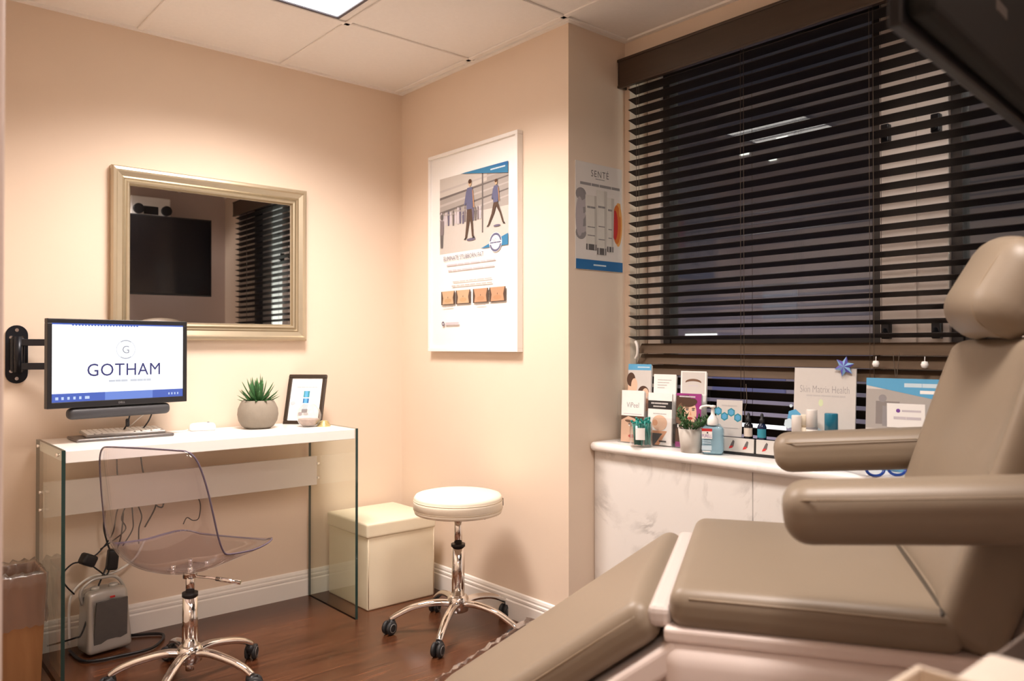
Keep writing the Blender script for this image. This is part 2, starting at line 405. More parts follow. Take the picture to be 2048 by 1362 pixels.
# ================================================================== SETTING
H = 2.44
YJ = -1.205          # face of the jog beside the window
XW = 0.336           # wall that holds the window
YR = -3.32           # rear wall
b = B(); box(b, (-3.6, -5.2, -0.05), (0.7, 0.15, 0)); struct('floor', b, M_floor)
b = B(); box(b, (-3.6, -5.2, 2.447), (0.7, 0.15, 2.50)); struct('ceiling', b, M_ceil)
b = B(); box(b, (-3.6, 0, 0), (0.0, 0.12, 2.447)); struct('wall_back', b, M_wall)
b = B(); box(b, (0, YJ, 0), (0.62, 0.12, 2.447)); struct('wall_right', b, M_wall)
WY0, WY1, WZ0, WZ1 = -1.232, -3.02, 0.745, 2.325
b = B()
box(b, (XW, YJ, 0), (0.62, WY0, 2.447)); box(b, (XW, WY1, 0), (0.62, YR, 2.447))
box(b, (XW, WY1, 0), (0.62, WY0, WZ0)); box(b, (XW, WY1, WZ1), (0.62, WY0, 2.447))
struct('wall_window', b, M_wall)
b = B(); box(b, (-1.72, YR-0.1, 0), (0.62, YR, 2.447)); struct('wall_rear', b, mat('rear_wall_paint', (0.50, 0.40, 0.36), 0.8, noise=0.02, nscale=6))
b = B(); box(b, (-2.135, -1.90, 0), (-2.012, 0.0, 2.447)); struct('wall_left', b, M_wall)
b = B(); box(b, (-3.6, -5.2, 0), (-3.5, 0.12, 2.447)); struct('wall_corridor', b, M_wall)
b = B(); box(b, (-3.5, -5.2, 0), (0.7, -5.1, 2.447)); struct('wall_corridor_end', b, M_wall)
# door casing at the end of the left wall, close to the camera
b = B(); box(b, (-2.145, -1.985, 0), (-2.002, -1.90, 2.1), 0.004); struct('trim_1', b, mat('door_casing_paint', (0.58, 0.47, 0.42), 0.45, noise=0.02, nscale=12))

def baseboard(name, p0, p1, nrm):
    """skirting with a moulded top: profile swept straight from p0 to p1, nrm points into the room"""
    prof = [(0, 0), (0.016, 0), (0.016, 0.072), (0.012, 0.078), (0.014, 0.083), (0.014, 0.091), (0.009, 0.095), (0.010, 0.103), (0.007, 0.112), (0, 0.116)]
    b = B(); n = Vector(nrm); A, Bp = Vector(p0), Vector(p1)
    r0 = [b.verts.new(A+n*d+Vector((0, 0, z))) for d, z in prof]; r1 = [b.verts.new(Bp+n*d+Vector((0, 0, z))) for d, z in prof]
    k = len(prof)
    for i in range(k): b.faces.new([r0[i], r0[(i+1) % k], r1[(i+1) % k], r1[i]])
    b.faces.new(r0); b.faces.new(list(reversed(r1))); bmesh.ops.recalc_face_normals(b, faces=b.faces)
    struct(name, b, M_white)
baseboard('baseboard_back', (-2.012, 0, 0), (0, 0, 0), (0, -1, 0))
baseboard('baseboard_right', (0, 0, 0), (0, YJ, 0), (-1, 0, 0))

# suspended ceiling: thin bars between the 2 ft tiles
b = B(); g = 0.0115
for x in (-0.045, -0.655, -1.265, -1.875, -2.485, -3.095): box(b, (x-g, YR-1.5, 2.4395), (x+g, 0, 2.447), 0.0015, 1)
for k in range(-1, 8):
    y = -0.615-0.61*k
    box(b, (-3.5, y-g, 2.4395), (XW, y+g, 2.447), 0.0015, 1)
struct('trim_2', b, M_grid)
b = B()
box(b, (-2.012, -0.02, 2.438), (0, 0, 2.447)); box(b, (-0.02, YJ, 2.438), (0, -0.02, 2.447))
box(b, (-0.02, YJ-0.02, 2.438), (XW, YJ, 2.447)); box(b, (XW-0.02, YR, 2.438), (XW, YJ-0.02, 2.447))
struct('trim_3', b, M_grid)

# window: left sash, broad mullion, right sash, deep in the recess
M_wf = mat('window_frame_paint', (0.82, 0.74, 0.68), 0.5, noise=0.02, nscale=15)
def window(name, y0, y1):
    fr = B(); x0, x1 = 0.47, 0.53; w = 0.035
    box(fr, (x0, y1, WZ0), (x1, y0, WZ0+w), 0.003); box(fr, (x0, y1, WZ1-w), (x1, y0, WZ1), 0.003)
    box(fr, (x0, y0-w, WZ0+w), (x1, y0, WZ1-w), 0.003); box(fr, (x0, y1, WZ0+w), (x1, y1+w, WZ1-w), 0.003)
    box(fr, (x0+0.008, y1+w, 1.135), (x1-0.008, y0-w, 1.19), 0.003)
    o = struct(name, fr, mat('window_frame_dark', (0.05, 0.045, 0.045), 0.4, noise=0.05, nscale=20))
    for z0, z1 in ((WZ0+w, 1.135), (1.19, WZ1-w)):
        p = B(); box(p, (0.497, y1+w, z0), (0.503, y0-w, z1)); struct('pane', p, M_glass, o)
window('window_1', -1.30, -2.225)
window('window_2', -2.44, -3.02)
b = B(); box(b, (0.45, -2.44, WZ0), (0.56, -2.225, WZ1), 0.004)
box(b, (0.444, -2.345, WZ0), (0.45, -2.34, WZ1))
box(b, (0.45, -1.30, WZ0), (0.56, WY0, WZ1), 0.004)
struct('trim_4', b, M_wf)
for y, z in ((-2.252, 1.86), (-2.41, 1.86), (-2.252, 1.21), (-2.41, 1.21)):
    b = B(); box(b, (0.425, y-0.014, z-0.03), (0.45, y+0.014, z+0.03), 0.004); cyl(b, (0.43, y, z), (0.415, y, z-0.02), 0.008)
    o = obj('window_latch', b, M_blackm)
    side = 'left' if y > -2.3 else 'right'; lev = 'upper' if z > 1.5 else 'lower'
    tag(o, '%s black latch on the %s edge of the pale post between the windows' % (lev, side), 'latch', 'window latches')

# the street outside at night: a dark facade with a few lit panes
fac = thing('office_building', 'dark building across the street with a few lit windows', 'building', (7.5, -1.0, -6))
b = B(); box(b, (0, -14, 0), (3, 14, 22)); obj('wall', b, mat('facade', (0.20, 0.18, 0.19), 0.8, noise=0.15, nscale=0.8), fac)
cy = thing('pale_building', 'pale lit wall of the neighbouring building, seen only in the mirror', 'building', (2.6, -6.6, -6))
b = B(); box(b, (-1.6, -2, 0), (3.0, 0, 14)); obj('wall', b, mat('pale_render', (0.62, 0.62, 0.57), 0.8, noise=0.1, nscale=1.5), cy)
def glow(name, c, s): return mat(name, (0.02, 0.02, 0.02), 0.5, emit=c, est=s, noise=0.02, nscale=3)
for (y, z, w, h, m) in ((3.58, 7.28, 0.54, 0.13, glow('lit_white', (1.0, 0.97, 0.92), 1.6)), (2.55, 6.08, 0.66, 0.13, glow('lit_white', (1.0, 0.97, 0.92), 1.6)),
                        (2.80, 6.62, 1.15, 0.30, glow('lit_violet', (0.42, 0.40, 0.85), 0.20)), (2.84, 9.88, 0.13, 0.06, glow('lit_lamp', (1.0, 1.0, 0.85), 1.4)),
                        (2.26, 9.95, 0.16, 0.06, glow('lit_lamp', (1.0, 1.0, 0.85), 1.4)), (2.40, 9.72, 0.10, 0.05, glow('lit_lamp', (1.0, 1.0, 0.85), 1.4)), (2.3, 7.75, 0.5, 0.45, glow('lit_dim', (0.5, 0.5, 0.62), 0.16))):
    b = B(); y += 1.0; box(b, (-0.03, y-w/2, z-h/2), (0.02, y+w/2, z+h/2)); obj('lit_window', b, m, fac)

# ================================================================== CEILING LIGHT
def ceiling_light(x, y, label, est):
    t = thing('ceiling_light', label, 'ceiling light', (x, y, 2.447))
    s = 0.262; f = B()
    for a in ((-s, -s, s, -s+0.012), (-s, s-0.012, s, s), (-s, -s+0.012, -s+0.012, s-0.012), (s-0.012, -s+0.012, s, s-0.012)):
        box(f, (a[0], a[1], -0.016), (a[2], a[3], 0), 0.001, 1)
    obj('frame', f, mat('light_frame', (0.09, 0.085, 0.11), 0.4, noise=0.05, nscale=20), t)
    d = B(); box(d, (-s+0.012, -s+0.012, -0.010), (s-0.012, s-0.012, -0.004))
    obj('diffuser', d, mat('light_diffuser_%g' % est, (0.9, 0.9, 0.9), 0.5, emit=(1.0, 0.95, 0.88), est=est, noise=0.01, nscale=4), t)
    return t
ceiling_light(*LIGHT_C, 'square flush ceiling light glowing white in a dark thin frame', 4.0)
ceiling_light(*LIGHT_D, 'dimmer square ceiling light over the treatment chair, out past the first one', 1.6)

# ================================================================== MIRROR
def mirror():
    x0, x1, z0, z1 = -1.372, -0.540, 1.182, 1.876
    t = thing('wall_mirror', 'rectangular wall mirror in a wide stepped champagne gold frame', 'mirror', ((x0+x1)/2, 0, z0))
    t.rotation_euler = (0, R(0.0), 0)
    w2 = (x1-x0)/2; h = z1-z0
    # stepped moulding: (inset from the outer edge, distance from the wall, line colour index)
    prof = [(0, 0.0), (0, 0.030), (0.006, 0.040), (0.016, 0.042), (0.022, 0.036), (0.040, 0.030), (0.046, 0.031), (0.050, 0.026), (0.056, 0.026), (0.060, 0.030), (0.066, 0.028), (0.072, 0.020), (0.074, 0.012)]
    bm = B(); rings = []
    for ins, d in prof:
        rings.append([bm.verts.new(v) for v in ((-w2+ins, -d, ins), (w2-ins, -d, ins), (w2-ins, -d, h-ins), (-w2+ins, -d, h-ins))])
    for k, (a, c) in enumerate(zip(rings, rings[1:])):
        for i in range(4):
            f = bm.faces.new([a[i], a[(i+1) % 4], c[(i+1) % 4], c[i]]); f.material_index = 1 if k in (5, 7, 10) else 0
    bm.faces.new(rings[0]); bmesh.ops.recalc_face_normals(bm, faces=bm.faces)
    obj('frame', bm, [M_gold, M_gold_d], t)
    g = B(); box(g, (-w2+0.0735, -0.014, 0.0735), (w2-0.0735, -0.006, h-0.0735)); mg = obj('mirror_glass', g, M_mirror, t); mg.location = (0, -0.0, 0); mg.rotation_euler = (R(-0.12), 0, 0); mg.location.y = -0.0005
mirror()

# ================================================================== FRAMED POSTER on the right wall
def poster():
    W_, Hh = 0.655, 0.934; t = thing('framed_poster', 'tall white framed poster of two men walking, on the corner wall', 'poster', (0, -0.278, 1.132))
    fw = 0.016; d = 0.032; f = B()
    box(f, (-d, -W_, 0), (0, 0, fw), 0.0015); box(f, (-d, -W_, Hh-fw), (0, 0, Hh), 0.0015)
    box(f, (-d, -fw, fw), (0, 0, Hh-fw), 0.0015); box(f, (-d, -W_, fw), (0, -W_+fw, Hh-fw), 0.0015)
    obj('frame', f, M_lac, t)
    p = B(); box(p, (-0.022, -W_+fw, fw), (-0.006, -fw, Hh-fw)); obj('backing_sheet', p, M_paper, t)
    A = Art(frameM((-0.0222, 0, 0), (0, -1, 0), (0, 0, 1)))
    I_hall2 = ink('terminal_light', (0.54, 0.50, 0.46)); I_hall = ink('terminal', (0.36, 0.325, 0.30)); I_hall3 = ink('terminal_mid', (0.15, 0.13, 0.125)); I_lgrey = ink('terminal_grey', (0.46, 0.42, 0.40)); I_pale = ink('faint_violet', (0.55, 0.50, 0.54))
    I_shirt = ink('blue_shirt', (0.115, 0.12, 0.21)); I_sky = ink('poster_blue', (0.035, 0.19, 0.36)); I_grey = ink('poster_text', (0.13, 0.115, 0.17)); I_smoke = ink('crowd', (0.20, 0.17, 0.18)); I_brown = ink('trousers', (0.085, 0.05, 0.035))
    I_skin2 = ink('torso_pale', (0.54, 0.37, 0.23)); I_skin3 = ink('torso_rosy', (0.50, 0.28, 0.165)); I_amber = ink('torso_amber', (0.50, 0.32, 0.17)); I_skin = ink('torso_mid', (0.46, 0.245, 0.13))
    X0, X1, Y0, Y1 = 0.085, 0.588, 0.458, 0.815
    A.rect(X0, Y0, X1, Y1, I_hall2)
    A.rect(X0, Y0+0.17, X1, Y0+0.33, I_hall); A.poly([(X0, Y1-0.02), (X0, Y1-0.10), (0.44, Y1-0.06), (0.44, Y1-0.01)], I_hall2)
    for k in range(5): A.poly([(X0, Y1-0.055-k*0.034), (X1, Y1-0.03-k*0.028), (X1, Y1-0.036-k*0.028), (X0, Y1-0.066-k*0.034)], I_hall3 if k in (1, 3) else I_lgrey)
    A.rect(0.405, Y0+0.07, 0.415, Y1-0.01, I_hall3)
    rr = random.Random(3)
    for k in range(17):
        x = X0+0.012+k*0.0185+rr.random()*0.006; hh = 0.055+rr.random()*0.03; y = Y0+0.125+rr.random()*0.01
        m = rr.choice([I_hall3, I_grey, I_smoke, I_pale]); A.poly([(x-0.006, y), (x+0.006, y), (x+0.008, y+hh*0.7), (x-0.008, y+hh*0.7)], m); A.ell(x, y+hh*0.85, 0.0055, 0.008, m, 10)
    A.ell(0.105, Y0+0.175, 0.011, 0.015, I_dgrey, 12); A.poly([(0.09, Y0+0.09), (0.118, Y0+0.09), (0.121, Y0+0.155), (0.092, Y0+0.16)], I_smoke); A.poly([(0.095, Y0+0.03), (0.112, Y0+0.03), (0.115, Y0+0.09), (0.092, Y0+0.09)], I_dgrey)
    def man(x, y, s, stride):
        A.ell(x+0.004*s, y-0.006*s, 0.03*s, 0.006*s, I_grey)
        A.poly([(x-0.022*s, y+0.13*s), (x+0.008*s, y+0.13*s), (x+(0.006+stride)*s, y+0.06*s), (x+(0.004+stride*1.7)*s, y+0.004*s), (x+(-0.008+stride*1.7)*s, y+0.004*s), (x+(-0.008+stride)*s, y+0.06*s)], I_brown)
        A.poly([(x-0.024*s, y+0.13*s), (x+0.008*s, y+0.13*s), (x-(0.002+stride*0.5)*s, y+0.065*s), (x-(0.008+stride*1.6)*s, y), (x-(0.020+stride*1.6)*s, y+0.003*s), (x-(0.022+stride*0.6)*s, y+0.065*s)], I_brown)
        A.poly([(x-(0.012+stride*1.6)*s, y-0.004*s), (x-(0.030+stride*1.6)*s, y-0.004*s), (x-(0.018+stride*1.6)*s, y+0.006*s)], I_black)
        A.poly([(x+(stride*1.7-0.008)*s, y-0.002*s), (x+(stride*1.7+0.014)*s, y-0.002*s), (x+(stride*1.7+0.006)*s, y+0.008*s)], I_black)
        A.poly([(x-0.027*s, y+0.125*s), (x+0.013*s, y+0.125*s), (x+0.020*s, y+0.195*s), (x+0.012*s, y+0.218*s), (x-0.022*s, y+0.218*s), (x-0.032*s, y+0.19*s)], I_shirt)
        A.poly([(x-0.030*s, y+0.205*s), (x-0.022*s, y+0.20*s), (x-0.034*s, y+0.145*s), (x-0.044*s, y+0.148*s)], I_shirt)
        A.poly([(x+0.012*s, y+0.21*s), (x+0.019*s, y+0.20*s), (x+0.028*s, y+0.13*s), (x+0.021*s, y+0.128*s)], I_skin)
        A.ell(x-0.003*s, y+0.237*s, 0.011*s, 0.015*s, I_skin2, 14); A.ell(x-0.003*s, y+0.244*s, 0.012*s, 0.010*s, I_hair, 14)
    man(0.325, Y0+0.055, 1.05, 0.011); man(0.510, Y0+0.095, 0.78, 0.036)
    A.poly([(0.255, Y1), (X1, Y1), (X1, Y1-0.05)], I_sky); A.poly([(0.44, Y1), (X1, Y1), (X1, Y1-0.016)], I_blue)
    A.poly([(0.40, Y0), (X1, Y0), (X1, Y0+0.050)], I_sky)
    A.illegible(0.47, 0.57, Y1-0.018, 0.006, I_lblue, 3)
    A.ell(0.505, Y0+0.018, 0.043, 0.043, I_white); A.ring(0.505, Y0+0.018, 0.041, 0.010, I_shirt); A.ell(0.505, Y0+0.018, 0.027, 0.027, I_white)
    A.rect(0.462, Y0+0.010, 0.548, Y0+0.024, I_white); A.text('NO. 1', 0.505, Y0+0.028, 0.012, I_shirt)
    A.illegible(0.468, 0.542, Y0+0.017, 0.006, I_shirt, 3)
    A.text('ELIMINATE STUBBORN FAT', 0.122, 0.434, 0.021, I_grey, 0.30, 'LEFT', offset=0.0)
    A.illegible(0.146, 0.505, 0.402, 0.007, I_pale, 6); A.illegible(0.158, 0.498, 0.376, 0.007, I_pale, 6)
    A.illegible(0.195, 0.48, 0.322, 0.005, I_lgrey, 7); A.illegible(0.187, 0.484, 0.303, 0.006, I_lgrey, 8)
    for x0, x1, m1, m2 in ((0.105, 0.213, I_skin2, I_amber), (0.221, 0.330, I_skin2, I_amber), (0.349, 0.458, I_skin3, I_skin), (0.466, 0.576, I_skin3, I_skin)):
        A.rect(x0, 0.218, x1, 0.281, I_brown); w = x1-x0
        A.poly([(x0+0.010, 0.221), (x1-0.010, 0.221), (x1-0.016, 0.25), (x1-0.006, 0.281), (x0+0.006, 0.281), (x0+0.016, 0.25)], m1)
        A.ell((x0+x1)/2, 0.237, w*0.25, 0.010, m2, 18); A.ell((x0+x1)/2, 0.252, 0.002, 0.004, I_brown, 8)
    A.illegible(0.12, 0.20, 0.208, 0.004, I_lgrey, 3); A.illegible(0.37, 0.44, 0.208, 0.004, I_lgrey, 3)
    A.ell(0.122, 0.130, 0.011, 0.011, I_grey); A.ell(0.122, 0.130, 0.004, 0.004, I_white, 10); A.illegible(0.14, 0.245, 0.130, 0.012, I_pale, 1)
    A.done('print', t)
poster()

# ================================================================== PRODUCT SIGN on the jog
def jog_sign():
    w, h = 0.277, 0.433; t = thing('wall_sign', 'small unframed sign of three upright tubes with a blue foot band', 'sign', (0.035, YJ, 1.466))
    p = B(); box(p, (0, -0.004, 0), (w, -0.0005, h), 0.0005, 1); obj('board', p, mat('sign_board', (0.72, 0.68, 0.65), 0.5, noise=0.01, nscale=20), t)
    A = Art(frameM((0, -0.0042, 0), (1, 0, 0), (0, 0, 1)))
    A.text('SENTÉ', 0.142, 0.393, 0.026, I_dgrey, 0.105, spacing=1.2)
    A.illegible(0.115, 0.17, 0.372, 0.003, I_grey, 3)
    A.illegible(0.026, 0.262, 0.346, 0.011, I_grey, 4)
    for k in range(7): A.ell(0.030+0.006*(k % 3), 0.145+0.026*k, 0.030-0.003*(k % 2), 0.026, I_smoke if k % 2 else I_grey, 16)
    A.ell(0.022, 0.21, 0.022, 0.08, I_smoke, 20)
    A.ell(0.252, 0.198, 0.025, 0.092, I_amber, 24); A.ell(0.243, 0.198, 0.026, 0.082, I_orange, 24); A.ell(0.232, 0.195, 0.018, 0.062, I_red, 20); A.ell(0.262, 0.26, 0.006, 0.03, I_amber, 12)
    def tb(x0, x1, top, bot, cap):
        A.poly([(x0, top), (x1, top), (x1-0.005, bot), (x0+0.005, bot)], I_tube); A.poly([(x1-0.018, top), (x1, top), (x1-0.005, bot), (x1-0.016, bot)], I_tubed)
        A.rect(x0+0.005, bot-cap, x1-0.005, bot, I_dgrey); A.rect(x0+0.012, bot-cap, x0+0.019, bot, I_lgrey); A.rect(x1-0.018, bot-cap, x1-0.012, bot, I_lgrey)
        A.illegible(x0+0.010, x1-0.012, (top+bot)/2+0.05, 0.008, I_grey, 2); A.illegible(x0+0.012, x1-0.014, (top+bot)/2-0.03, 0.004, I_grey, 2); A.illegible(x0+0.012, x1-0.014, bot+0.035, 0.004, I_grey, 2)
    tb(0.055, 0.125, 0.302, 0.104, 0.024); tb(0.178, 0.226, 0.304, 0.102, 0.022); tb(0.118, 0.182, 0.328, 0.092, 0.027)
    A.rect(0.0, 0.0, w, 0.040, I_blue); A.illegible(0.10, 0.175, 0.020, 0.006, I_lblue, 1)
    A.done('print', t)
jog_sign()

# ================================================================== DESK
DZ = 0.806
def desk():
    x0, x1, y0, y1 = -1.625, -0.512, -0.452, -0.022
    t = thing('console_desk', 'white gloss console desk standing on two clear glass sides', 'desk', ((x0+x1)/2, y1, 0))
    cx = (x0+x1)/2; g = 0.012
    b = B(); box(b, (x0+g-cx, y0-y1, DZ-0.042), (x1-g-cx, 0, DZ), 0.002); obj('desktop', b, M_lac, t)
    b = B(); box(b, (x0+g-cx, -0.085, 0.525), (x1-g-cx, -0.065, 0.655), 0.002); obj('back_panel', b, M_lac, t)
    for xs in (x0, x1-g):
        b = B(); box(b, (xs-cx, y0-y1-0.004, 0), (xs+g-cx, 0, DZ+0.002))
        for f in b.faces:
            if abs(f.normal.x) < 0.5: f.material_index = 1
        o = obj('glass_side', b, [M_dglass, M_gedge], t)
        for yy, zz in ((-0.03, DZ-0.02), (-0.36, DZ-0.02), (-0.075, 0.62), (-0.075, 0.555)):
            s = B(); cyl(s, (xs-cx-0.003, yy, zz), (xs+g-cx+0.003, yy, zz), 0.006, seg=14); obj('screw', s, M_chrome, o)
desk()

# ================================================================== MONITOR on wall arm
def monitor():
    Lp, Rp = Vector((-1.638, -0.282, 0)), Vector((-1.130, -0.179, 0)); z0, z1 = 0.936, 1.254
    c = (Lp+Rp)/2; d = Rp-Lp; w = d.length; a = math.atan2(d.y, d.x)
    t = thing('monitor', 'flat computer monitor on a wall arm, screen lit white with a blue lower bar', 'monitor', (c.x, c.y, z0), a)
    h = z1-z0; hw = w/2; bz = 0.016
    b = B(); box(b, (-hw, -0.004, 0), (hw, 0.022, bz+0.006), 0.002); box(b, (-hw, -0.004, h-bz), (hw, 0.022, h), 0.002)
    box(b, (-hw, -0.004, bz), (-hw+bz, 0.022, h-bz), 0.002); box(b, (hw-bz, -0.004, bz), (hw, 0.022, h-bz), 0.002)
    box(b, (-hw+0.004, 0.010, 0.004), (hw-0.004, 0.034, h-0.004), 0.006); box(b, (-0.14, 0.03, 0.07), (0.14, 0.055, 0.25), 0.012)
    obj('bezel', b, M_black, t)
    s = B(); box(s, (-hw+bz, 0.0, bz+0.006), (hw-bz, 0.008, h-bz))
    def lit(n, c_, e): return mat(n, (0.01, 0.01, 0.01), 0.3, emit=c_, est=e, noise=0.005, nscale=2)
    obj('screen', s, lit('screen_white', (0.95, 0.97, 1.0), 1.25), t)
    A = Art(frameM((0, -0.0003, 0), (1, 0, 0), (0, 0, 1)))
    navy = lit('screen_navy', (0.035, 0.035, 0.16), 1.0); sil = lit('screen_silver', (0.28, 0.28, 0.33), 1.0); pale = lit('screen_pale', (0.62, 0.64, 0.70), 1.0)
    bar = lit('screen_bar', (0.07, 0.13, 0.50), 1.0); bar2 = lit('screen_bar_light', (0.16, 0.26, 0.70), 1.0); icon = lit('screen_icon', (0.55, 0.66, 0.9), 1.0)
    y = bz+0.006
    A.rect(-hw+bz, y, hw-bz, y+0.030, bar); A.rect(-0.06, y, 0.12, y+0.030, bar2)
    for k, ww in enumerate((0.010, 0.008, 0.008, 0.008, 0.008, 0.016)): A.rect(-hw+bz+0.012+k*0.020, y+0.008, -hw+bz+0.012+k*0.020+ww, y+0.018, icon)
    for k in range(4): A.rect(hw-bz-0.060+k*0.012, y+0.009, hw-bz-0.055+k*0.012, y+0.017, icon)
    A.rect(-hw+bz, h-bz-0.005, hw-bz, h-bz, bar)
    for k in range(22): A.ell(-hw+bz+0.07+k*0.011, h-bz-0.006, 0.004, 0.003, bar, 8)
    cx = 0.012; A.text('GOTHAM', cx, 0.134, 0.045, navy, 0.272, spacing=1.05, offset=0.0)
    A.text('G', cx+0.003, 0.208, 0.028, sil, offset=-0.005)
    A.ring(cx+0.003, 0.208, 0.036, 0.004, sil, 12, R(55), R(125)); A.ring(cx+0.003, 0.208, 0.036, 0.004, sil, 12, R(235), R(305)); A.ring(cx+0.003, 0.208, 0.036, 0.0022, pale, 48)
    A.illegible(cx+0.02, cx+0.10, 0.092, 0.008, pale, 4); A.illegible(cx-0.06, cx+0.01, 0.092, 0.008, pale, 3)
    A.done('screen_picture', t)
    A = Art(frameM((0, -0.0043, 0), (1, 0, 0), (0, 0, 1))); A.text('DELL', 0.0, 0.011, 0.007, I_grey, spacing=1.1); A.done('maker_mark', t)
    b = B(); rbox(b, (0.19, 0.022, 0.021), 0.018, Matrix.Translation((0.005, 0.018, -0.0225)), n=6); obj('speaker_bar', b, M_dark, t)
    return t, a
monitor()
def wall_arm():
    t = thing('swing_mount', 'black two-bar steel arm bolted to the wall beside the monitor', 'monitor mount', (-1.686, 0, 1.126))
    b = B(); pts = []
    for k in range(13): pts.append((0.036*math.cos(PI*k/12), 0.072+0.036*math.sin(PI*k/12)))
    for k in range(13): pts.append((-0.036*math.cos(PI*k/12), -0.072-0.036*math.sin(PI*k/12)))
    prism(b, pts, 0.006, frameM((0, -0.0005, 0), (1, 0, 0), (0, 0, 1)))
    box(b, (-0.022, -0.030, -0.062), (0.022, -0.004, 0.062), 0.006); cyl(b, (0.0, -0.034, -0.066), (0.0, -0.034, 0.066), 0.014)
    obj('wall_plate', b, M_blackm, t)
    for x, z in ((0, 0.09), (-0.018, 0.062), (0.018, 0.062), (0, -0.09), (-0.018, -0.062)):
        s = B(); cyl(s, (x, -0.006, z), (x, -0.0095, z), 0.0065, seg=12); obj('screw', s, M_chrome, t)
    for z in (0.044, -0.044):
        b = B(); D = Vector((0.27, -0.10, 0)); q = Vector((0, -0.034, z)); n = D.cross(Vector((0, 0, 1))).normalized()*0.007
        box(b, (0, -0.007, -0.0125), (D.length, 0.007, 0.0125), 0.002, M=Matrix.Translation(q) @ Matrix.Rotation(math.atan2(D.y, D.x), 4, 'Z')); obj('arm_bar', b, M_blackm, t)
    b = B(); cyl(b, (0.27, -0.134, -0.06), (0.27, -0.134, 0.06), 0.013); box(b, (0.262, -0.155, -0.04), (0.32, -0.130, 0.04), 0.004)
    obj('swivel_head', b, M_blackm, t)
wall_arm()

# ================================================================== DESK ITEMS
def keyboard():
    t = thing('keyboard_tray', 'flat silver grey tray lying on the desk under the keyboard', 'tray', (-1.362, -0.150, DZ), R(1))
    b = B(); rbox(b, (0.172, 0.075, 0.006), 0.0055, Matrix.Translation((0, 0, 0.006)), n=4); obj('tray_base', b, mat('tray_silver', (0.16, 0.145, 0.14), 0.3, 0.6, noise=0.03, nscale=20), t)
    k = thing('keyboard', 'white computer keyboard lying on the silver tray below the monitor', 'keyboard', (-1.352, -0.135, DZ+0.0125), R(1))
    Mt = Matrix.Rotation(R(5), 4, 'X')
    b = B(); box(b, (-0.142, -0.052, 0.003), (0.142, 0.056, 0.013), 0.004, 3, Mt); box(b, (-0.13, 0.04, -0.004), (0.13, 0.052, 0.006), 0.002, 2, Mt); box(b, (-0.142, -0.052, 0.0005), (0.142, -0.04, 0.006), 0.002, 2)
    obj('keyboard_body', b, mat('keyboard_silver', (0.36, 0.33, 0.31), 0.3, 0.3, noise=0.02, nscale=20), k)
    b = B()
    for r_ in range(6):
        n = 14 if r_ else 6; x = -0.137
        for c_ in range(n):
            wdt = 0.0165 if r_ else (0.022, 0.018, 0.11, 0.018, 0.03, 0.03)[c_]
            box(b, (x, -0.048+r_*0.0165, 0.0125), (x+wdt, -0.048+r_*0.0165+0.0135, 0.0165), 0.0012, 1, Mt); x += wdt+0.0028 if r_ else wdt+0.006
    obj('keys', b, M_white, k)
    m = thing('computer_mouse', 'white computer mouse on the desk beside the keyboard', 'mouse', (-1.035, -0.090, DZ), R(-20))
    b = B(); rbox(b, (0.052, 0.029, 0.014), 0.013, Matrix.Translation((0, 0, 0.013)), lambda v: (v.x, v.y*(1-0.15*(v.x/0.05)**2), v.z if v.z < 0 else v.z*(1+0.4*(1-(v.x/0.06)**2))), n=6); obj('mouse_body', b, M_lac, m)
    b = B(); cyl(b, (0.022, -0.003, 0.030), (0.022, 0.003, 0.030), 0.006, seg=16); obj('scroll_wheel', b, I_grey, m)
    b = B(); tube(b, [(-1.18, -0.10, DZ+0.003), (-1.14, -0.115, DZ+0.003), (-1.11, -0.09, DZ+0.003), (-1.085, -0.07, DZ+0.006)], 0.002, 6)
    tag(obj('mouse_cord', b, M_white), 'thin white cord lying on the desk behind the keyboard', 'cord')
keyboard()

def leaf(bm, base, d, up, L, w, curl, mi=0, n=6, th=0.25):
    """fleshy pointed leaf growing along d and curling towards up"""
    d = Vector(d).normalized(); up = Vector(up); side = d.cross(up); side = side.normalized() if side.length > 1e-4 else d.orthogonal().normalized()
    b2 = bmesh.new(); rings = []; p = Vector(base); dirv = d.copy()
    for i in range(n+1):
        s = i/n; ww = w*(0.55+0.9*s)*(1-s)**0.75*1.25 if s < 1 else 0
        nrm = side.cross(dirv).normalized()
        if i == n: rings.append([b2.verts.new(p)])
        else: rings.append([b2.verts.new(p+side*ww), b2.verts.new(p+nrm*ww*th), b2.verts.new(p-side*ww), b2.verts.new(p-nrm*ww*th*1.8)])
        p = p+dirv*(L/n); dirv = (dirv+up*curl/n).normalized()
    for a, c in zip(rings, rings[1:]):
        for k in range(4):
            f = b2.faces.new([a[k], a[(k+1) % 4], c[0]] if len(c) == 1 else [a[k], a[(k+1) % 4], c[(k+1) % 4], c[k]]); f.smooth = True
    b2.faces.new(rings[0]); bmesh.ops.recalc_face_normals(b2, faces=b2.faces)
    tmp_join(bm, b2, None, mi)

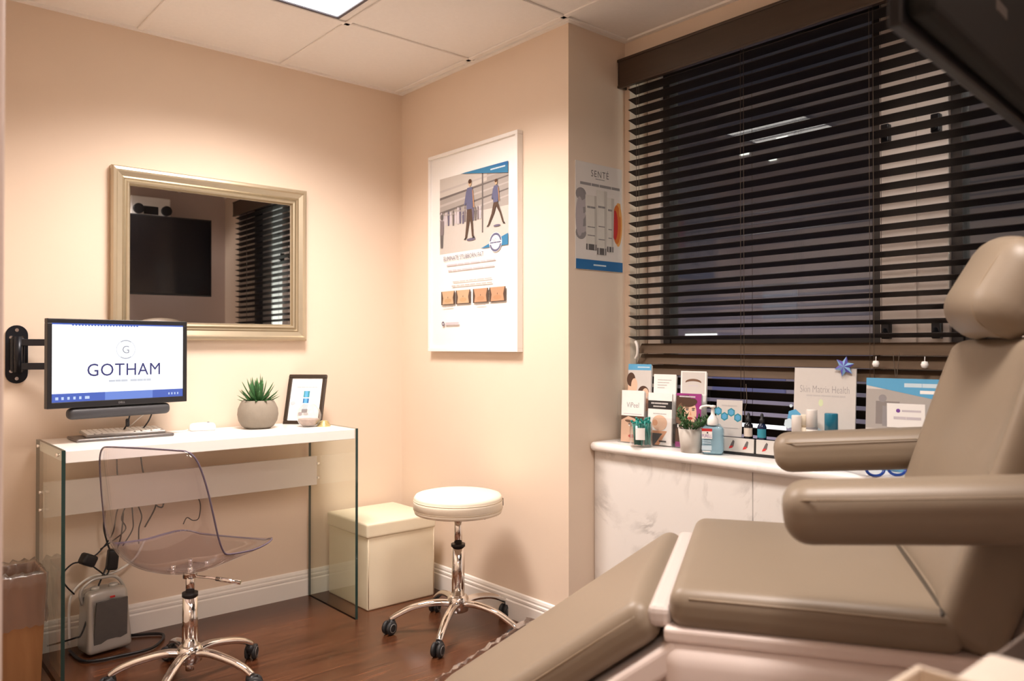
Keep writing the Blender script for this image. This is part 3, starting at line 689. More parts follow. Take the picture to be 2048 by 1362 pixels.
def succulent():
    t = thing('potted_succulent', 'spiky green succulent in a round grey-brown concrete bowl on the desk', 'plant', (-0.822, -0.150, DZ))
    b = B(); pr = [(0.050, 0), (0.066, 0.010), (0.080, 0.034), (0.0845, 0.060), (0.082, 0.085), (0.072, 0.108), (0.064, 0.120), (0.058, 0.120), (0.062, 0.105), (0.0, 0.103)]
    lathe(b, pr, seg=40, cap=True); obj('bowl', b, M_concrete, t)
    b = B(); lathe(b, [(0.061, 0.100), (0.058, 0.1085), (0, 0.112)], seg=24); obj('soil', b, M_soil, t)
    b = B(); rr = random.Random(5)
    for ring_, (n, el, L) in enumerate(((12, 12, 0.085), (11, 32, 0.095), (9, 52, 0.105), (7, 70, 0.115), (3, 84, 0.12))):
        for k in range(n):
            a = 2*PI*k/n+ring_*0.5+rr.uniform(-.1, .1); e = R(el+rr.uniform(-7, 7)); d = (math.cos(a)*math.cos(e), math.sin(a)*math.cos(e), math.sin(e))
            leaf(b, (0.012*math.cos(a), 0.012*math.sin(a), 0.108), d, (0, 0, 1), L*rr.uniform(.85, 1.1), 0.0105, 0.35)
    obj('leaves', b, M_leaf, t)
succulent()

def photo_frame():
    phi = R(-46); w, h, fw = 0.178, 0.236, 0.018; lean = R(20)
    t = thing('picture_frame', 'dark brown picture frame with a blue tube advert leaning on the desk', 'picture frame', (-0.606, -0.118, DZ), phi)
    Mt = Matrix.Rotation(-lean, 4, 'X')
    b = B()
    for lo, hi in (((-w/2, 0, 0), (w/2, 0.016, fw)), ((-w/2, 0, h-fw), (w/2, 0.016, h)), ((-w/2, 0, fw), (-w/2+fw, 0.016, h-fw)), ((w/2-fw, 0, fw), (w/2, 0.016, h-fw))): box(b, lo, hi, 0.003, 2, Mt)
    obj('frame', b, M_framed, t)
    b = B(); box(b, (-w/2+fw, 0.006, fw), (w/2-fw, 0.014, h-fw), 0, M=Mt); obj('sheet', b, M_paper, t)
    A = Art(Mt @ frameM((0, 0.0057, 0), (1, 0, 0), (0, 0, 1)))
    A.text('SENTÉ', 0.0, 0.198, 0.008, I_lgrey, 0.05, spacing=1.4); A.illegible(-0.045, 0.05, 0.176, 0.004, I_lgrey, 6)
    A.ell(-0.05, 0.135, 0.016, 0.016, I_lblue); A.ell(-0.055, 0.10, 0.012, 0.008, I_pale)
    A.rect(-0.010, 0.128, 0.018, 0.158, I_teal); A.rect(-0.004, 0.128, 0.010, 0.158, I_sky); A.rect(-0.010, 0.122, 0.018, 0.127, I_lblue); A.rect(-0.010, 0.100, 0.018, 0.122, I_blue); A.rect(-0.004, 0.100, 0.010, 0.122, I_sky); A.rect(-0.010, 0.072, 0.018, 0.100, I_lblue); A.rect(-0.010, 0.055, 0.016, 0.072, I_grey)
    A.ell(-0.016, 0.050, 0.010, 0.008, I_smoke); A.ell(0.012, 0.050, 0.012, 0.006, I_lgrey)
    A.done('print', t)
    b = B(); zt = 0.17; p = Mt @ Vector((0, 0.016, zt)); box(b, (-0.02, p.y-0.001, 0.0), (0.02, p.y+0.004, zt), 0.001, 1, Matrix.Translation((0, 0.012, 0)) ); obj('easel_back', b, M_framed, t)
photo_frame()

def ornaments():
    t = thing('glass_paperweight', 'clear round glass ornament in front of the dark picture frame', 'ornament', (-0.628, -0.232, DZ), R(-36))
    b = B(); lathe(b, [(0.026, 0), (0.034, 0.002), (0.050, 0.030), (0.053, 0.050), (0.047, 0.075), (0.032, 0.094), (0.024, 0.099), (0.021, 0.099), (0.030, 0.091), (0.043, 0.073), (0.049, 0.050), (0.046, 0.031), (0.030, 0.007), (0, 0.006)], seg=36, cap=True); obj('glass_bowl', b, M_clear, t)
    b = B(); lathe(b, [(0.030, 0.0065), (0.0455, 0.030), (0.044, 0.034), (0.03, 0.036), (0, 0.033)], seg=30); obj('etched_base', b, mat('etched_glass', (0.42, 0.33, 0.28), 0.35, noise=0.35, nscale=60), t)
    g = thing('gold_trinket', 'little gold shell-like trinket near the right end of the desk', 'ornament', (-0.572, -0.262, DZ), R(30))
    b = B()
    for k in range(5): lathe(b, [(0.030-0.003*k, 0), (0.031-0.003*k, 0.003), (0.022-0.003*k, 0.006), (0.0, 0.006)], (0.004*k, 0.002*k, 0.0045*k), 20)
    obj('trinket_body', b, mat('gold_trinket', (0.68, 0.58, 0.28), 0.28, 0.7, noise=0.2, nscale=60), g)
ornaments()

# ================================================================== OTTOMAN
def ottoman():
    x0, x1, y0, y1 = -0.431, -0.078, -0.398, -0.040
    t = thing('storage_ottoman', 'cream leatherette storage cube with a padded lid in the corner', 'ottoman', ((x0+x1)/2, (y0+y1)/2, 0)); hx, hy = (x1-x0)/2, (y1-y0)/2
    b = B(); rbox(b, (hx, hy, 0.160), 0.008, Matrix.Translation((0, 0, 0.160)), n=4); obj('body', b, M_cream, t)
    b = B(); rbox(b, (hx+0.006, hy+0.006, 0.032), 0.009, Matrix.Translation((0, 0, 0.348)), lambda v: (v.x, v.y, v.z+(0.008*(1-(v.x/hx)**2)*(1-(v.y/hy)**2) if v.z > 0 else 0)), n=8); obj('lid', b, M_cream, t)
    for sx in (-1, 1):
        b = B(); tube(b, [(sx*(hx-0.004), -hy-0.0005, 0.01), (sx*(hx-0.004), -hy-0.0005, 0.312)], 0.0022, 6, smooth_n=0)
        obj('seam', b, mat('cream_seam', (0.70, 0.60, 0.44), 0.5, noise=0.03, nscale=30), t)
ottoman()

# ================================================================== CASTER BASE shared by stool and chair
def caster(root, a, Rb, heading):
    c = B(); x, y = Rb*math.cos(a), Rb*math.sin(a); hd = Vector((math.cos(heading), math.sin(heading), 0)); sd = Vector((-hd.y, hd.x, 0))
    ctr = Vector((x, y, 0.027))+hd*0.012
    for s in (-1, 1):
        p = ctr+sd*(s*0.0125)
        lat = [(0.0, -0.008), (0.018, -0.008), (0.0265, -0.005), (0.027, 0.0), (0.0265, 0.005), (0.018, 0.008), (0.0, 0.008)]
        lathe(c, lat, seg=22, M=Matrix.Translation(p) @ sd.to_track_quat('Z', 'Y').to_matrix().to_4x4(), cap=False)
    o = obj('caster', c, M_rubber, root)
    h = B(); box(h, (-0.022, -0.0045, -0.004), (0.016, 0.0045, 0.030), 0.003, 2, Matrix.Translation(ctr-hd*0.006) @ Matrix.Rotation(heading, 4, 'Z'))
    lathe(h, [(0.0175, 0.0), (0.0175, 0.018), (0.011, 0.028), (0, 0.028)], (x, y, 0.030), 16)
    obj('caster_fork', h, M_black, o)
    for s in (-1, 1):
        r = B(); p = ctr+sd*(s*0.0208); lathe(r, [(0.0165, -0.001), (0.0185, 0.0), (0.0165, 0.001), (0.014, 0.0006)], seg=22, M=Matrix.Translation(p) @ sd.to_track_quat('Z', 'Y').to_matrix().to_4x4(), cap=False)
        obj('caster_ring', r, mat('caster_ring_grey', (0.16, 0.155, 0.15), 0.35, noise=0.05, nscale=30), o)

def star_leg(root, a, Rb, zh, ztop):
    d = Vector((math.cos(a), math.sin(a), 0)); b = B()
    tube(b, [d*0.022+Vector((0, 0, zh)), d*(Rb*0.33)+Vector((0, 0, zh+0.006)), d*(Rb*0.66)+Vector((0, 0, zh-0.008)), d*(Rb*0.90)+Vector((0, 0, ztop+0.014)), d*(Rb+0.004)+Vector((0, 0, ztop-0.004))], 0.016, 12, smooth_n=6, flat=0.8, radii=(0.0185, 0.0125))
    obj('leg', b, M_chrome, root)

def stool():
    t = thing('rolling_stool', 'round white padded rolling stool on a five-legged chrome base', 'stool', (-0.270, -0.840, 0))
    zb, zt, r = 0.478, 0.558, 0.182
    b = B(); lathe(b, [(0, zb), (r-0.020, zb), (r-0.006, zb+0.004), (r-0.002, zb+0.016), (r-0.004, zb+0.020), (r, zb+0.024), (r-0.001, zb+0.045), (r, zb+0.052), (r-0.004, zb+0.056), (r-0.002, zb+0.064), (r-0.010, zt-0.004), (r-0.03, zt+0.001), (r*0.5, zt+0.004), (0, zt+0.005)], seg=64, cap=False)
    obj('seat', b, M_stool, t)
    b = B()
    for zz in (zb+0.020, zb+0.056):
        tube(b, [((r-0.002)*math.cos(2*PI*k/24), (r-0.002)*math.sin(2*PI*k/24), zz) for k in range(24)], 0.0016, 6, True, 3)
    obj('piping', b, mat('stool_piping', (0.62, 0.52, 0.38), 0.5, noise=0.03, nscale=30), t)
    a = math.atan2(-0.55, 0.83); b = B(); box(b, (r-0.003, -0.004, zb+0.026), (r+0.003, 0.004, zb+0.056), 0.001, 1, Matrix.Rotation(a, 4, 'Z')); obj('zip_pull', b, M_dark, t)
    b = B(); cyl(b, (0, 0, 0.33), (0, 0, zb), 0.0165); cyl(b, (0, 0, 0.452), (0, 0, 0.456), 0.018); box(b, (-0.05, -0.05, zb-0.012), (0.05, 0.05, zb), 0.003); obj('gas_lift', b, M_chrome, t)
    b = B(); cyl(b, (0, 0, 0.14), (0, 0, 0.345), 0.0265, 0.0255); obj('column', b, M_chrome, t)
    b = B(); cyl(b, (0, 0, 0.343), (0, 0, 0.354), 0.029); obj('collar', b, M_black, t)
    b = B(); q = Vector((0.03, -0.03, zb-0.010)); tube(b, [q, q+Vector((0.04, -0.03, -0.006)), q+Vector((0.055, -0.042, -0.012))], 0.006, 8); obj('lever', b, M_black, t)
    b = B(); lathe(b, [(0.030, 0.078), (0.042, 0.084), (0.043, 0.135), (0.034, 0.146), (0.026, 0.147)], seg=28); obj('hub', b, M_chrome, t)
    Rb = 0.268; ph = R(146)
    for k in range(5):
        a = ph+2*PI*k/5; star_leg(t, a, Rb, 0.112, 0.062); caster(t, a, Rb, R(195)+0.25*math.sin(k*2.1))
stool()

# ================================================================== CLEAR CHAIR
def clear_chair():
    yaw = R(31)     # direction the seat faces, measured from +x
    t = thing('swivel_chair', 'clear acrylic shell swivel chair on a chrome star base at the desk', 'chair', (-1.268, -0.640, 0), yaw)
    # stations along the middle of the shell: forward, height, half width, side curl forward, side curl up
    st = [(-0.250, 0.822, 0.135, 0.030, -0.006), (-0.252, 0.812, 0.172, 0.045, -0.003), (-0.250, 0.775, 0.196, 0.055, 0), (-0.242, 0.700, 0.212, 0.066, 0.0), (-0.232, 0.610, 0.222, 0.075, 0.0), (-0.220, 0.530, 0.228, 0.078, 0.010), (-0.197, 0.462, 0.230, 0.072, 0.034),
          (-0.160, 0.412, 0.231, 0.052, 0.062), (-0.105, 0.390, 0.231, 0.028, 0.076), (-0.03, 0.388, 0.231, 0.008, 0.070), (0.05, 0.397, 0.229, 0.0, 0.054), (0.125, 0.414, 0.222, 0.0, 0.038), (0.185, 0.432, 0.204, -0.008, 0.022), (0.222, 0.436, 0.176, -0.014, 0.012), (0.238, 0.432, 0.145, -0.014, 0.004)]
    st = [(a_, z_+0.014, *r_) for a_, z_, *r_ in st]
    P = catmull([(s[0], 0, s[1]) for s in st], 3); Q = catmull([(s[2], s[3], s[4]) for s in st], 3)
    b = B(); grid = []; n = 20; inn = []
    for (p, q) in zip(P, Q):
        row = []
        for j in range(n+1):
            s = -1+2*j/n; e = abs(s)**2.4
            row.append(b.verts.new((p.x+q.y*e, s*q.x, p.z+q.z*e)))
        grid.append(row)
    for a, c in zip(grid, grid[1:]):
        for j in range(n):
            f = b.faces.new([a[j], a[j+1], c[j+1], c[j]]); f.smooth = True
    bmesh.ops.recalc_face_normals(b, faces=b.faces)
    rim = [v.co.copy() for v in grid[0]]+[r_[-1].co.copy() for r_ in grid[1:]]+[v.co.copy() for v in reversed(grid[-1][:-1])]+[r_[0].co.copy() for r_ in reversed(grid[1:-1])]
    o = obj('seat_shell', b, M_acryl, t)
    so = o.modifiers.new('thick', 'SOLIDIFY'); so.thickness = 0.005; so.offset = 0
    e = B(); tube(e, rim, 0.0031, 8, True, 0); obj('shell_rim', e, M_rim, t)
    b = B(); cyl(b, (0, 0, 0.30), (0, 0, 0.390), 0.0145); obj('gas_lift', b, M_chrome, t)
    b = B(); cyl(b, (0, 0, 0.125), (0, 0, 0.302), 0.0265, 0.024); obj('column', b, M_chrome, t)
    b = B(); cyl(b, (0, 0, 0.298), (0, 0, 0.311), 0.0262); obj('collar', b, M_black, t)
    b = B(); box(b, (-0.055, -0.05, 0.392), (0.055, 0.05, 0.400), 0.003)
    for x in (-0.042, 0.042):
        for y in (-0.035, 0.035): cyl(b, (x, y, 0.398), (x, y, 0.410), 0.008, seg=14)
    cyl(b, (0, 0, 0.362), (0, 0, 0.394), 0.024); obj('seat_plate', b, M_chrome, t)
    b = B(); a = -yaw+R(-42); d = Vector((math.cos(a), math.sin(a), 0))
    tube(b, [Vector((0, 0, 0.366)), d*0.06+Vector((0, 0, 0.362)), d*0.10+Vector((0, 0, 0.356))], 0.0045, 8); tube(b, [d*0.09+Vector((0, 0, 0.358)), d*0.175+Vector((0, 0, 0.345))], 0.0075, 10, smooth_n=0); obj('lever', b, M_chrome, t)
    b = B(); lathe(b, [(0.028, 0.070), (0.040, 0.078), (0.042, 0.118), (0.034, 0.130), (0.026, 0.132)], seg=28); cyl(b, (0, 0, 0.045), (0, 0, 0.075), 0.014); obj('hub', b, M_chrome, t)
    Rb = 0.245; ph = R(14)-yaw
    for k in range(5):
        a = ph+2*PI*k/5; star_leg(t, a, Rb, 0.104, 0.062); caster(t, a, Rb, a+R(35))
clear_chair()

# ================================================================== UNDER THE DESK: heater, bin, cables
def heater():
    t = thing('fan_heater', 'small silver fan heater with a dark grille on the floor under the desk', 'heater', (-1.412, -0.118, 0), R(8))
    Mt = Matrix.Translation((0, 0, 0.012))
    b = B(); rbox(b, (0.078, 0.050, 0.112), 0.018, Matrix.Translation((0, 0, 0.120)), lambda v: (v.x*(1-0.06*(v.z/0.11)), v.y+(0.012 if v.y < 0 else 0)*(v.z/0.11), v.z+0.006*(1-(v.x/0.08)**2)*(1 if v.z > 0 else 0)), n=8); obj('housing', b, M_silver, t)
    b = B(); pts = [(-0.060, 0.045), (-0.034, 0.045), (-0.012, 0.056), (0.018, 0.056), (0.036, 0.052), (0.060, 0.060), (0.056, 0.205), (-0.056, 0.205)]
    prism(b, pts, 0.008, frameM((0, -0.046, 0), (1, 0, 0), (0, -0.10, 1))); obj('grille', b, M_grille, t)
    b = B()
    for k in range(7): box(b, (-0.048+k*0.016-0.001, -0.0575, 0.064), (-0.048+k*0.016+0.001, -0.052, 0.198), 0, M=Matrix.Rotation(R(0), 4, 'X'))
    obj('grille_bar', b, mat('grille_bar_grey', (0.20, 0.195, 0.19), 0.45, 0.4, noise=0.05, nscale=40), t)
    for x in (-0.035, 0.032):
        b = B(); lathe(b, [(0.016, 0), (0.0155, 0.010), (0.012, 0.012), (0, 0.012)], (x, 0.0, 0.234), 20); obj('knob', b, M_silver, t)
    b = B(); tube(b, [(-0.075, 0.01, 0.185), (-0.082, 0.01, 0.235), (-0.045, 0.01, 0.268), (0.0, 0.01, 0.272), (0.045, 0.01, 0.265), (0.074, 0.01, 0.225), (0.074, 0.01, 0.19)], 0.006, 8); obj('handle', b, M_silver, t)
    b = B(); box(b, (0.0, -0.0545, 0.206), (0.018, -0.050, 0.213), 0.001, 1); obj('badge', b, I_red, t)
    b = B(); box(b, (-0.006, -0.0555, 0.030), (0.030, -0.046, 0.038), 0.002, 1); obj('slot', b, M_black, t)
heater()

def waste_bin():
    t = thing('waste_bin', 'wood-grain waste bin with a clear liner in the back left corner', 'waste bin', (-1.742, -0.212, 0))
    b = B(); z1 = 0.375
    lo = [(-0.088, -0.085), (0.088, -0.085), (0.088, 0.085), (-0.088, 0.085)]; hi = [(x*1.16, y*1.16) for x, y in lo]
    va = [b.verts.new((x, y, 0)) for x, y in lo]; vb = [b.verts.new((x, y, z1)) for x, y in hi]; vc = [b.verts.new((x*0.94, y*0.94, z1)) for x, y in hi]; vd = [b.verts.new((x*0.92, y*0.92, 0.01)) for x, y in lo]
    for A_, C_ in ((va, vb), (vb, vc), (vc, vd)):
        for i in range(4): b.faces.new([A_[i], A_[(i+1) % 4], C_[(i+1) % 4], C_[i]])
    b.faces.new(list(reversed(va))); b.faces.new(vd); bmesh.ops.recalc_face_normals(b, faces=b.faces)
    obj('bin_body', b, M_binwood, t)
    # crumpled liner folded over the rim
    b = B(); rr = random.Random(11); rings = []; N = 64
    for k in range(9):
        z = [0.20, 0.235, 0.27, 0.30, 0.335, 0.375, 0.387, 0.375, 0.33][k]; row = []
        for i in range(N):
            a = 2*PI*i/N; c_, s_ = math.cos(a), math.sin(a); q = 1/max(abs(c_), abs(s_)); base = 0.088*(1+0.16*z/0.375)
            off = (0.006, 0.007, 0.006, 0.007, 0.006, 0.006, -0.004, -0.014, -0.016)[k]
            cr = rr.uniform(-0.0035, 0.0035) if k not in (5, 6) else rr.uniform(-0.002, 0.002)
            row.append(b.verts.new((c_*q*(base+off+cr), s_*q*(base*0.966+off+cr), z+rr.uniform(-0.008, 0.008)*(1 if k in (0, 6) else 0.5))))
        rings.append(row)
    for a_, c_ in zip(rings, rings[1:]):
        for i in range(N): b.faces.new([a_[i], a_[(i+1) % N], c_[(i+1) % N], c_[i]]).smooth = True
    bmesh.ops.recalc_face_normals(b, faces=b.faces)
    obj('liner', b, M_film, t)
waste_bin()

def cables():
    def cable(name, pts, r, m, label, extra=None):
        b = B(); tube(b, pts, r, 8, smooth_n=7)
        o = obj(name, b, m); tag(o, label, 'cable', 'cables under the desk')
        if extra:
            for nm, bb, mm in extra: obj(nm, bb, mm, o)
    def block(c, s, rot):
        bb = B(); rbox(bb, s, min(s)*0.5, Matrix.Translation(c) @ Euler(rot).to_matrix().to_4x4(), n=3); return bb
    yb = -0.055
    cable('power_cable', [(-1.355, yb, DZ-0.05), (-1.353, yb, 0.66), (-1.352, yb-0.036, 0.60), (-1.352, yb-0.036, 0.55), (-1.355, yb, 0.50), (-1.37, yb, 0.42), (-1.42, yb-0.01, 0.36), (-1.455, yb-0.02, 0.345)], 0.0028, M_black, 'black cable dropping behind the desk panel to a plug adapter',
          [('adapter', block((-1.462, yb-0.03, 0.342), (0.028, 0.022, 0.022), (0, 0.5, 0.3)), M_black)])
    cable('power_cable', [(-1.27, yb, DZ-0.05), (-1.268, yb-0.036, 0.66), (-1.245, yb-0.037, 0.60), (-1.225, yb-0.037, 0.55), (-1.218, yb-0.037, 0.52), (-1.19, yb-0.02, 0.505), (-1.185, yb-0.02, 0.53), (-1.205, yb-0.02, 0.535), (-1.22, yb-0.01, 0.49), (-1.25, yb, 0.43)], 0.003, M_black, 'black cable hanging over the front of the desk panel with a small loop')
    cable('adapter_cable', [(-1.395, yb, 0.52), (-1.40, yb, 0.45), (-1.385, yb, 0.38), (-1.375, yb-0.01, 0.34), (-1.40, yb-0.02, 0.29), (-1.45, yb-0.06, 0.20), (-1.50, yb-0.12, 0.10), (-1.53, yb-0.135, 0.09), (-1.60, yb-0.05, 0.055)], 0.0032, M_black, 'black cable running down across the fan heater to the left',
          [('adapter', block((-1.372, yb-0.012, 0.325), (0.020, 0.018, 0.040), (0, 0.1, 0)), M_black)])
    cable('adapter_cable', [(-1.46, yb-0.03, 0.33), (-1.51, yb-0.02, 0.335), (-1.545, yb, 0.29), (-1.53, yb, 0.25), (-1.50, yb+0.01, 0.21)], 0.003, M_black, 'black cable looping left from the round plug above the heater')
    cable('adapter_cable', [(-1.45, yb-0.03, 0.32), (-1.42, yb-0.02, 0.29), (-1.395, yb-0.02, 0.27), (-1.375, yb-0.01, 0.31), (-1.34, yb, 0.40), (-1.33, yb, 0.50)], 0.003, M_black, 'black cable crossing behind the two plug adapters')
    cable('extension_cord', [(-1.25, yb, 0.38), (-1.29, yb-0.01, 0.315), (-1.36, yb-0.01, 0.275), (-1.44, yb+0.02, 0.262), (-1.50, yb+0.02, 0.22), (-1.515, yb+0.02, 0.16), (-1.515, yb+0.015, 0.02)], 0.0048, M_white, 'thick white cord arching over the top of the fan heater')
    cable('extension_cord', [(-1.52, -0.07, 0.008), (-1.50, -0.22, 0.008), (-1.38, -0.25, 0.008), (-1.27, -0.24, 0.008), (-1.20, -0.12, 0.008), (-1.30, -0.05, 0.008)], 0.0055, M_black, 'thick black cord lying on the floor around the heater')
    cable('data_cable', [(-1.12, yb-0.01, 0.52), (-1.06, yb-0.01, 0.535), (-1.035, yb-0.01, 0.50), (-1.04, yb-0.01, 0.44), (-1.06, yb, 0.43), (-1.085, yb, 0.445), (-1.10, yb, 0.42)], 0.0022, M_black, 'thin black lead curling beneath the desk panel towards the right')
    for k, (x, dx) in enumerate(((-1.315, -0.06), (-1.30, 0.005), (-1.285, 0.05))):
        cable('data_cable', [(x, yb, 0.54), (x+dx*0.4, yb-0.01, 0.48), (x+dx*0.2, yb-0.01, 0.43), (x+dx-0.04, yb-0.01, 0.37)], 0.0026, M_black, ('leftmost', 'middle', 'rightmost')[k]+' of three thin black leads behind the clear chair')
    b = B(); tube(b, [(-1.345, -0.20, 0.90), (-1.347, -0.17, 0.86), (-1.35, -0.10, 0.82), (-1.35, -0.030, 0.81)], 0.003, 8); rbox(b, (0.007, 0.007, 0.016), 0.006, Matrix.Translation((-1.3465, -0.172, 0.864)), n=3); tag(obj('monitor_cable', b, M_black), 'short black lead with a thick plug hanging under the speaker bar', 'cable')
    b = B(); tube(b, [(-1.265, -0.20, 0.90), (-1.27, -0.16, 0.86), (-1.278, -0.09, 0.82), (-1.28, -0.030, 0.81)], 0.0028, 8); tag(obj('monitor_cable', b, M_black), 'thin plain black lead hanging under the right of the speaker bar', 'cable')
    b = B(); tube(b, [(-1.22, -0.03, 0.90), (-1.27, -0.05, 0.87), (-1.31, -0.07, 0.84), (-1.34, -0.04, 0.81)], 0.0024, 8); tag(obj('monitor_cable', b, M_white), 'white lead slanting behind the keyboard under the monitor', 'cable')
cables()

# ================================================================== WINDOW BLIND
def blind():
    xc = 0.322; y0, y1 = -1.256, -3.0; zt = 2.26
    t = thing('window_blind', 'wide dark brown slatted blind covering the night window', 'blind', (xc, y0, 0.79))
    zz = lambda z: z-0.79
    b = B(); box(b, (-0.036, y1-y0-0.02, zz(2.238)), (-0.020, 0.045, zz(2.352)), 0.003); box(b, (-0.036, 0.037, zz(2.238)), (0.012, 0.045, zz(2.352)), 0.002)
    box(b, (-0.040, y1-y0-0.02, zz(2.345)), (-0.016, 0.048, zz(2.356)), 0.002); box(b, (-0.039, y1-y0-0.02, zz(2.236)), (-0.018, 0.047, zz(2.246)), 0.002)
    obj('valance', b, M_slat, t)
    b = B(); box(b, (-0.018, y1-y0, zz(2.275)), (0.030, -0.003, zz(2.318)), 0.002); obj('headrail', b, M_slat, t)
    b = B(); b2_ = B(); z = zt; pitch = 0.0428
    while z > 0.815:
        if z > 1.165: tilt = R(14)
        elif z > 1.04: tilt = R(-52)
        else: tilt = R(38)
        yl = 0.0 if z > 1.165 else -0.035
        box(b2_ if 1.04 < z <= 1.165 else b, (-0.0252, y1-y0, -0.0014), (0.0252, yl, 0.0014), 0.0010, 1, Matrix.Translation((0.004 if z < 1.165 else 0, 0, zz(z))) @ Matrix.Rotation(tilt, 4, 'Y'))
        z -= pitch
    obj('slats', b, M_slatd, t); obj('closed_slats', b2_, M_slatl, t)['label'] = 'three closed slats coloured lighter brown for the light on them'
    for y in (-0.06, -0.55, -1.02, -1.50):
        b = B()
        for dx in (-0.027, 0.027): tube(b, [(dx, y, zz(2.28)), (dx, y, zz(0.83))], 0.0009, 5, smooth_n=0)
        tube(b, [(-0.029, y+0.012, zz(2.28)), (-0.029, y+0.012, zz(0.93))], 0.0008, 5, smooth_n=0)
        obj('ladder_cord', b, M_cord, t)
    b = B(); box(b, (-0.022, y1-y0, zz(0.796)), (0.022, -0.035, zz(0.812)), 0.003); obj('bottom_rail', b, M_slat, t)
    for k_, y in enumerate((-2.283, -2.430)):
        b = B(); lathe(b, [(0, -0.011), (0.008, -0.009), (0.011, 0), (0.008, 0.009), (0, 0.011)], (-0.030, y-y0, zz(1.100)), 16); cyl(b, (-0.030, y-y0, zz(1.11)), (-0.028, y-y0, zz(1.124)), 0.0012, seg=6); obj('cord_knob', b, M_lac, t)
    b = B(); tube(b, [(-0.032, -0.045, zz(1.176)), (-0.036, -0.058, zz(1.155)), (-0.036, -0.058, zz(1.125)), (-0.033, -0.046, zz(1.105))], 0.006, 8); obj('cord_cleat', b, mat('cleat_white', (0.75, 0.71, 0.66), 0.3, noise=0.02, nscale=20), t)
    b = B(); tube(b, [(-0.031, -0.56, zz(1.02)), (-0.034, -0.565, zz(0.96)), (-0.032, -0.555, zz(0.92)), (-0.033, -0.562, zz(0.89)), (-0.032, -0.556, zz(0.87))], 0.0016, 6); obj('pull_cord', b, M_cord, t)
    b = B(); tube(b, [(-0.030, -1.08, zz(1.14)), (-0.031, -1.09, zz(1.06)), (-0.030, -1.10, zz(1.14))], 0.0012, 6); obj('pull_cord', b, M_cord, t)
blind()

# ================================================================== LOW CABINET AND WORKTOP
CZ = 0.772
def cabinet():
    yE = YR
    t = thing('low_cabinet', 'low cabinet with white marble-look fronts under the window', 'cabinet', (0.145, YJ, 0))
    b = B(); box(b, (0.010, yE-YJ+0.01, 0), (0.165, -0.002, 0.735)); obj('carcass', b, M_white, t)
    ys = [-0.001, -0.730, -1.42, yE-YJ+0.002]
    for a, c in zip(ys, ys[1:]):
        b = B(); box(b, (0, c+0.0015, 0.04), (0.0105, a-0.0015, 0.733), 0.001, 1); obj('door', b, M_marble, t)
    w = thing('worktop', 'narrow pale stone window ledge with a rounded front edge', 'worktop', (0.145, YJ, 0.735))
    b = B(); rbox(b, (0.1105, (YJ-yE)/2-0.003, 0.0185), 0.0165, Matrix.Translation((0.0775, (yE-YJ)/2, 0.0185)), n=4); obj('slab', b, M_top, w)
cabinet()

# ================================================================== THINGS ON THE LEDGE
def facing(a): return R(a)
def flat_card(name, label, cat, p, yaw, w, h, art, th=0.002, lean=4, group=None, extra=None, z=None):
    """upright printed card; local x runs to the right as seen from the room, -y is its face"""
    t = thing(name, label, cat, (p[0], p[1], CZ if z is None else z), R(yaw), group)
    Mt = Matrix.Rotation(R(-lean), 4, 'X')
    b = B(); box(b, (-w/2, 0, 0), (w/2, th, h), 0, M=Mt); obj('card', b, M_paper, t)
    A = Art(Mt @ frameM((0, -0.0002, 0), (1, 0, 0), (0, 0, 1))); art(A, w, h); A.done('print', t)
    if extra: extra(t, Mt)
    return t

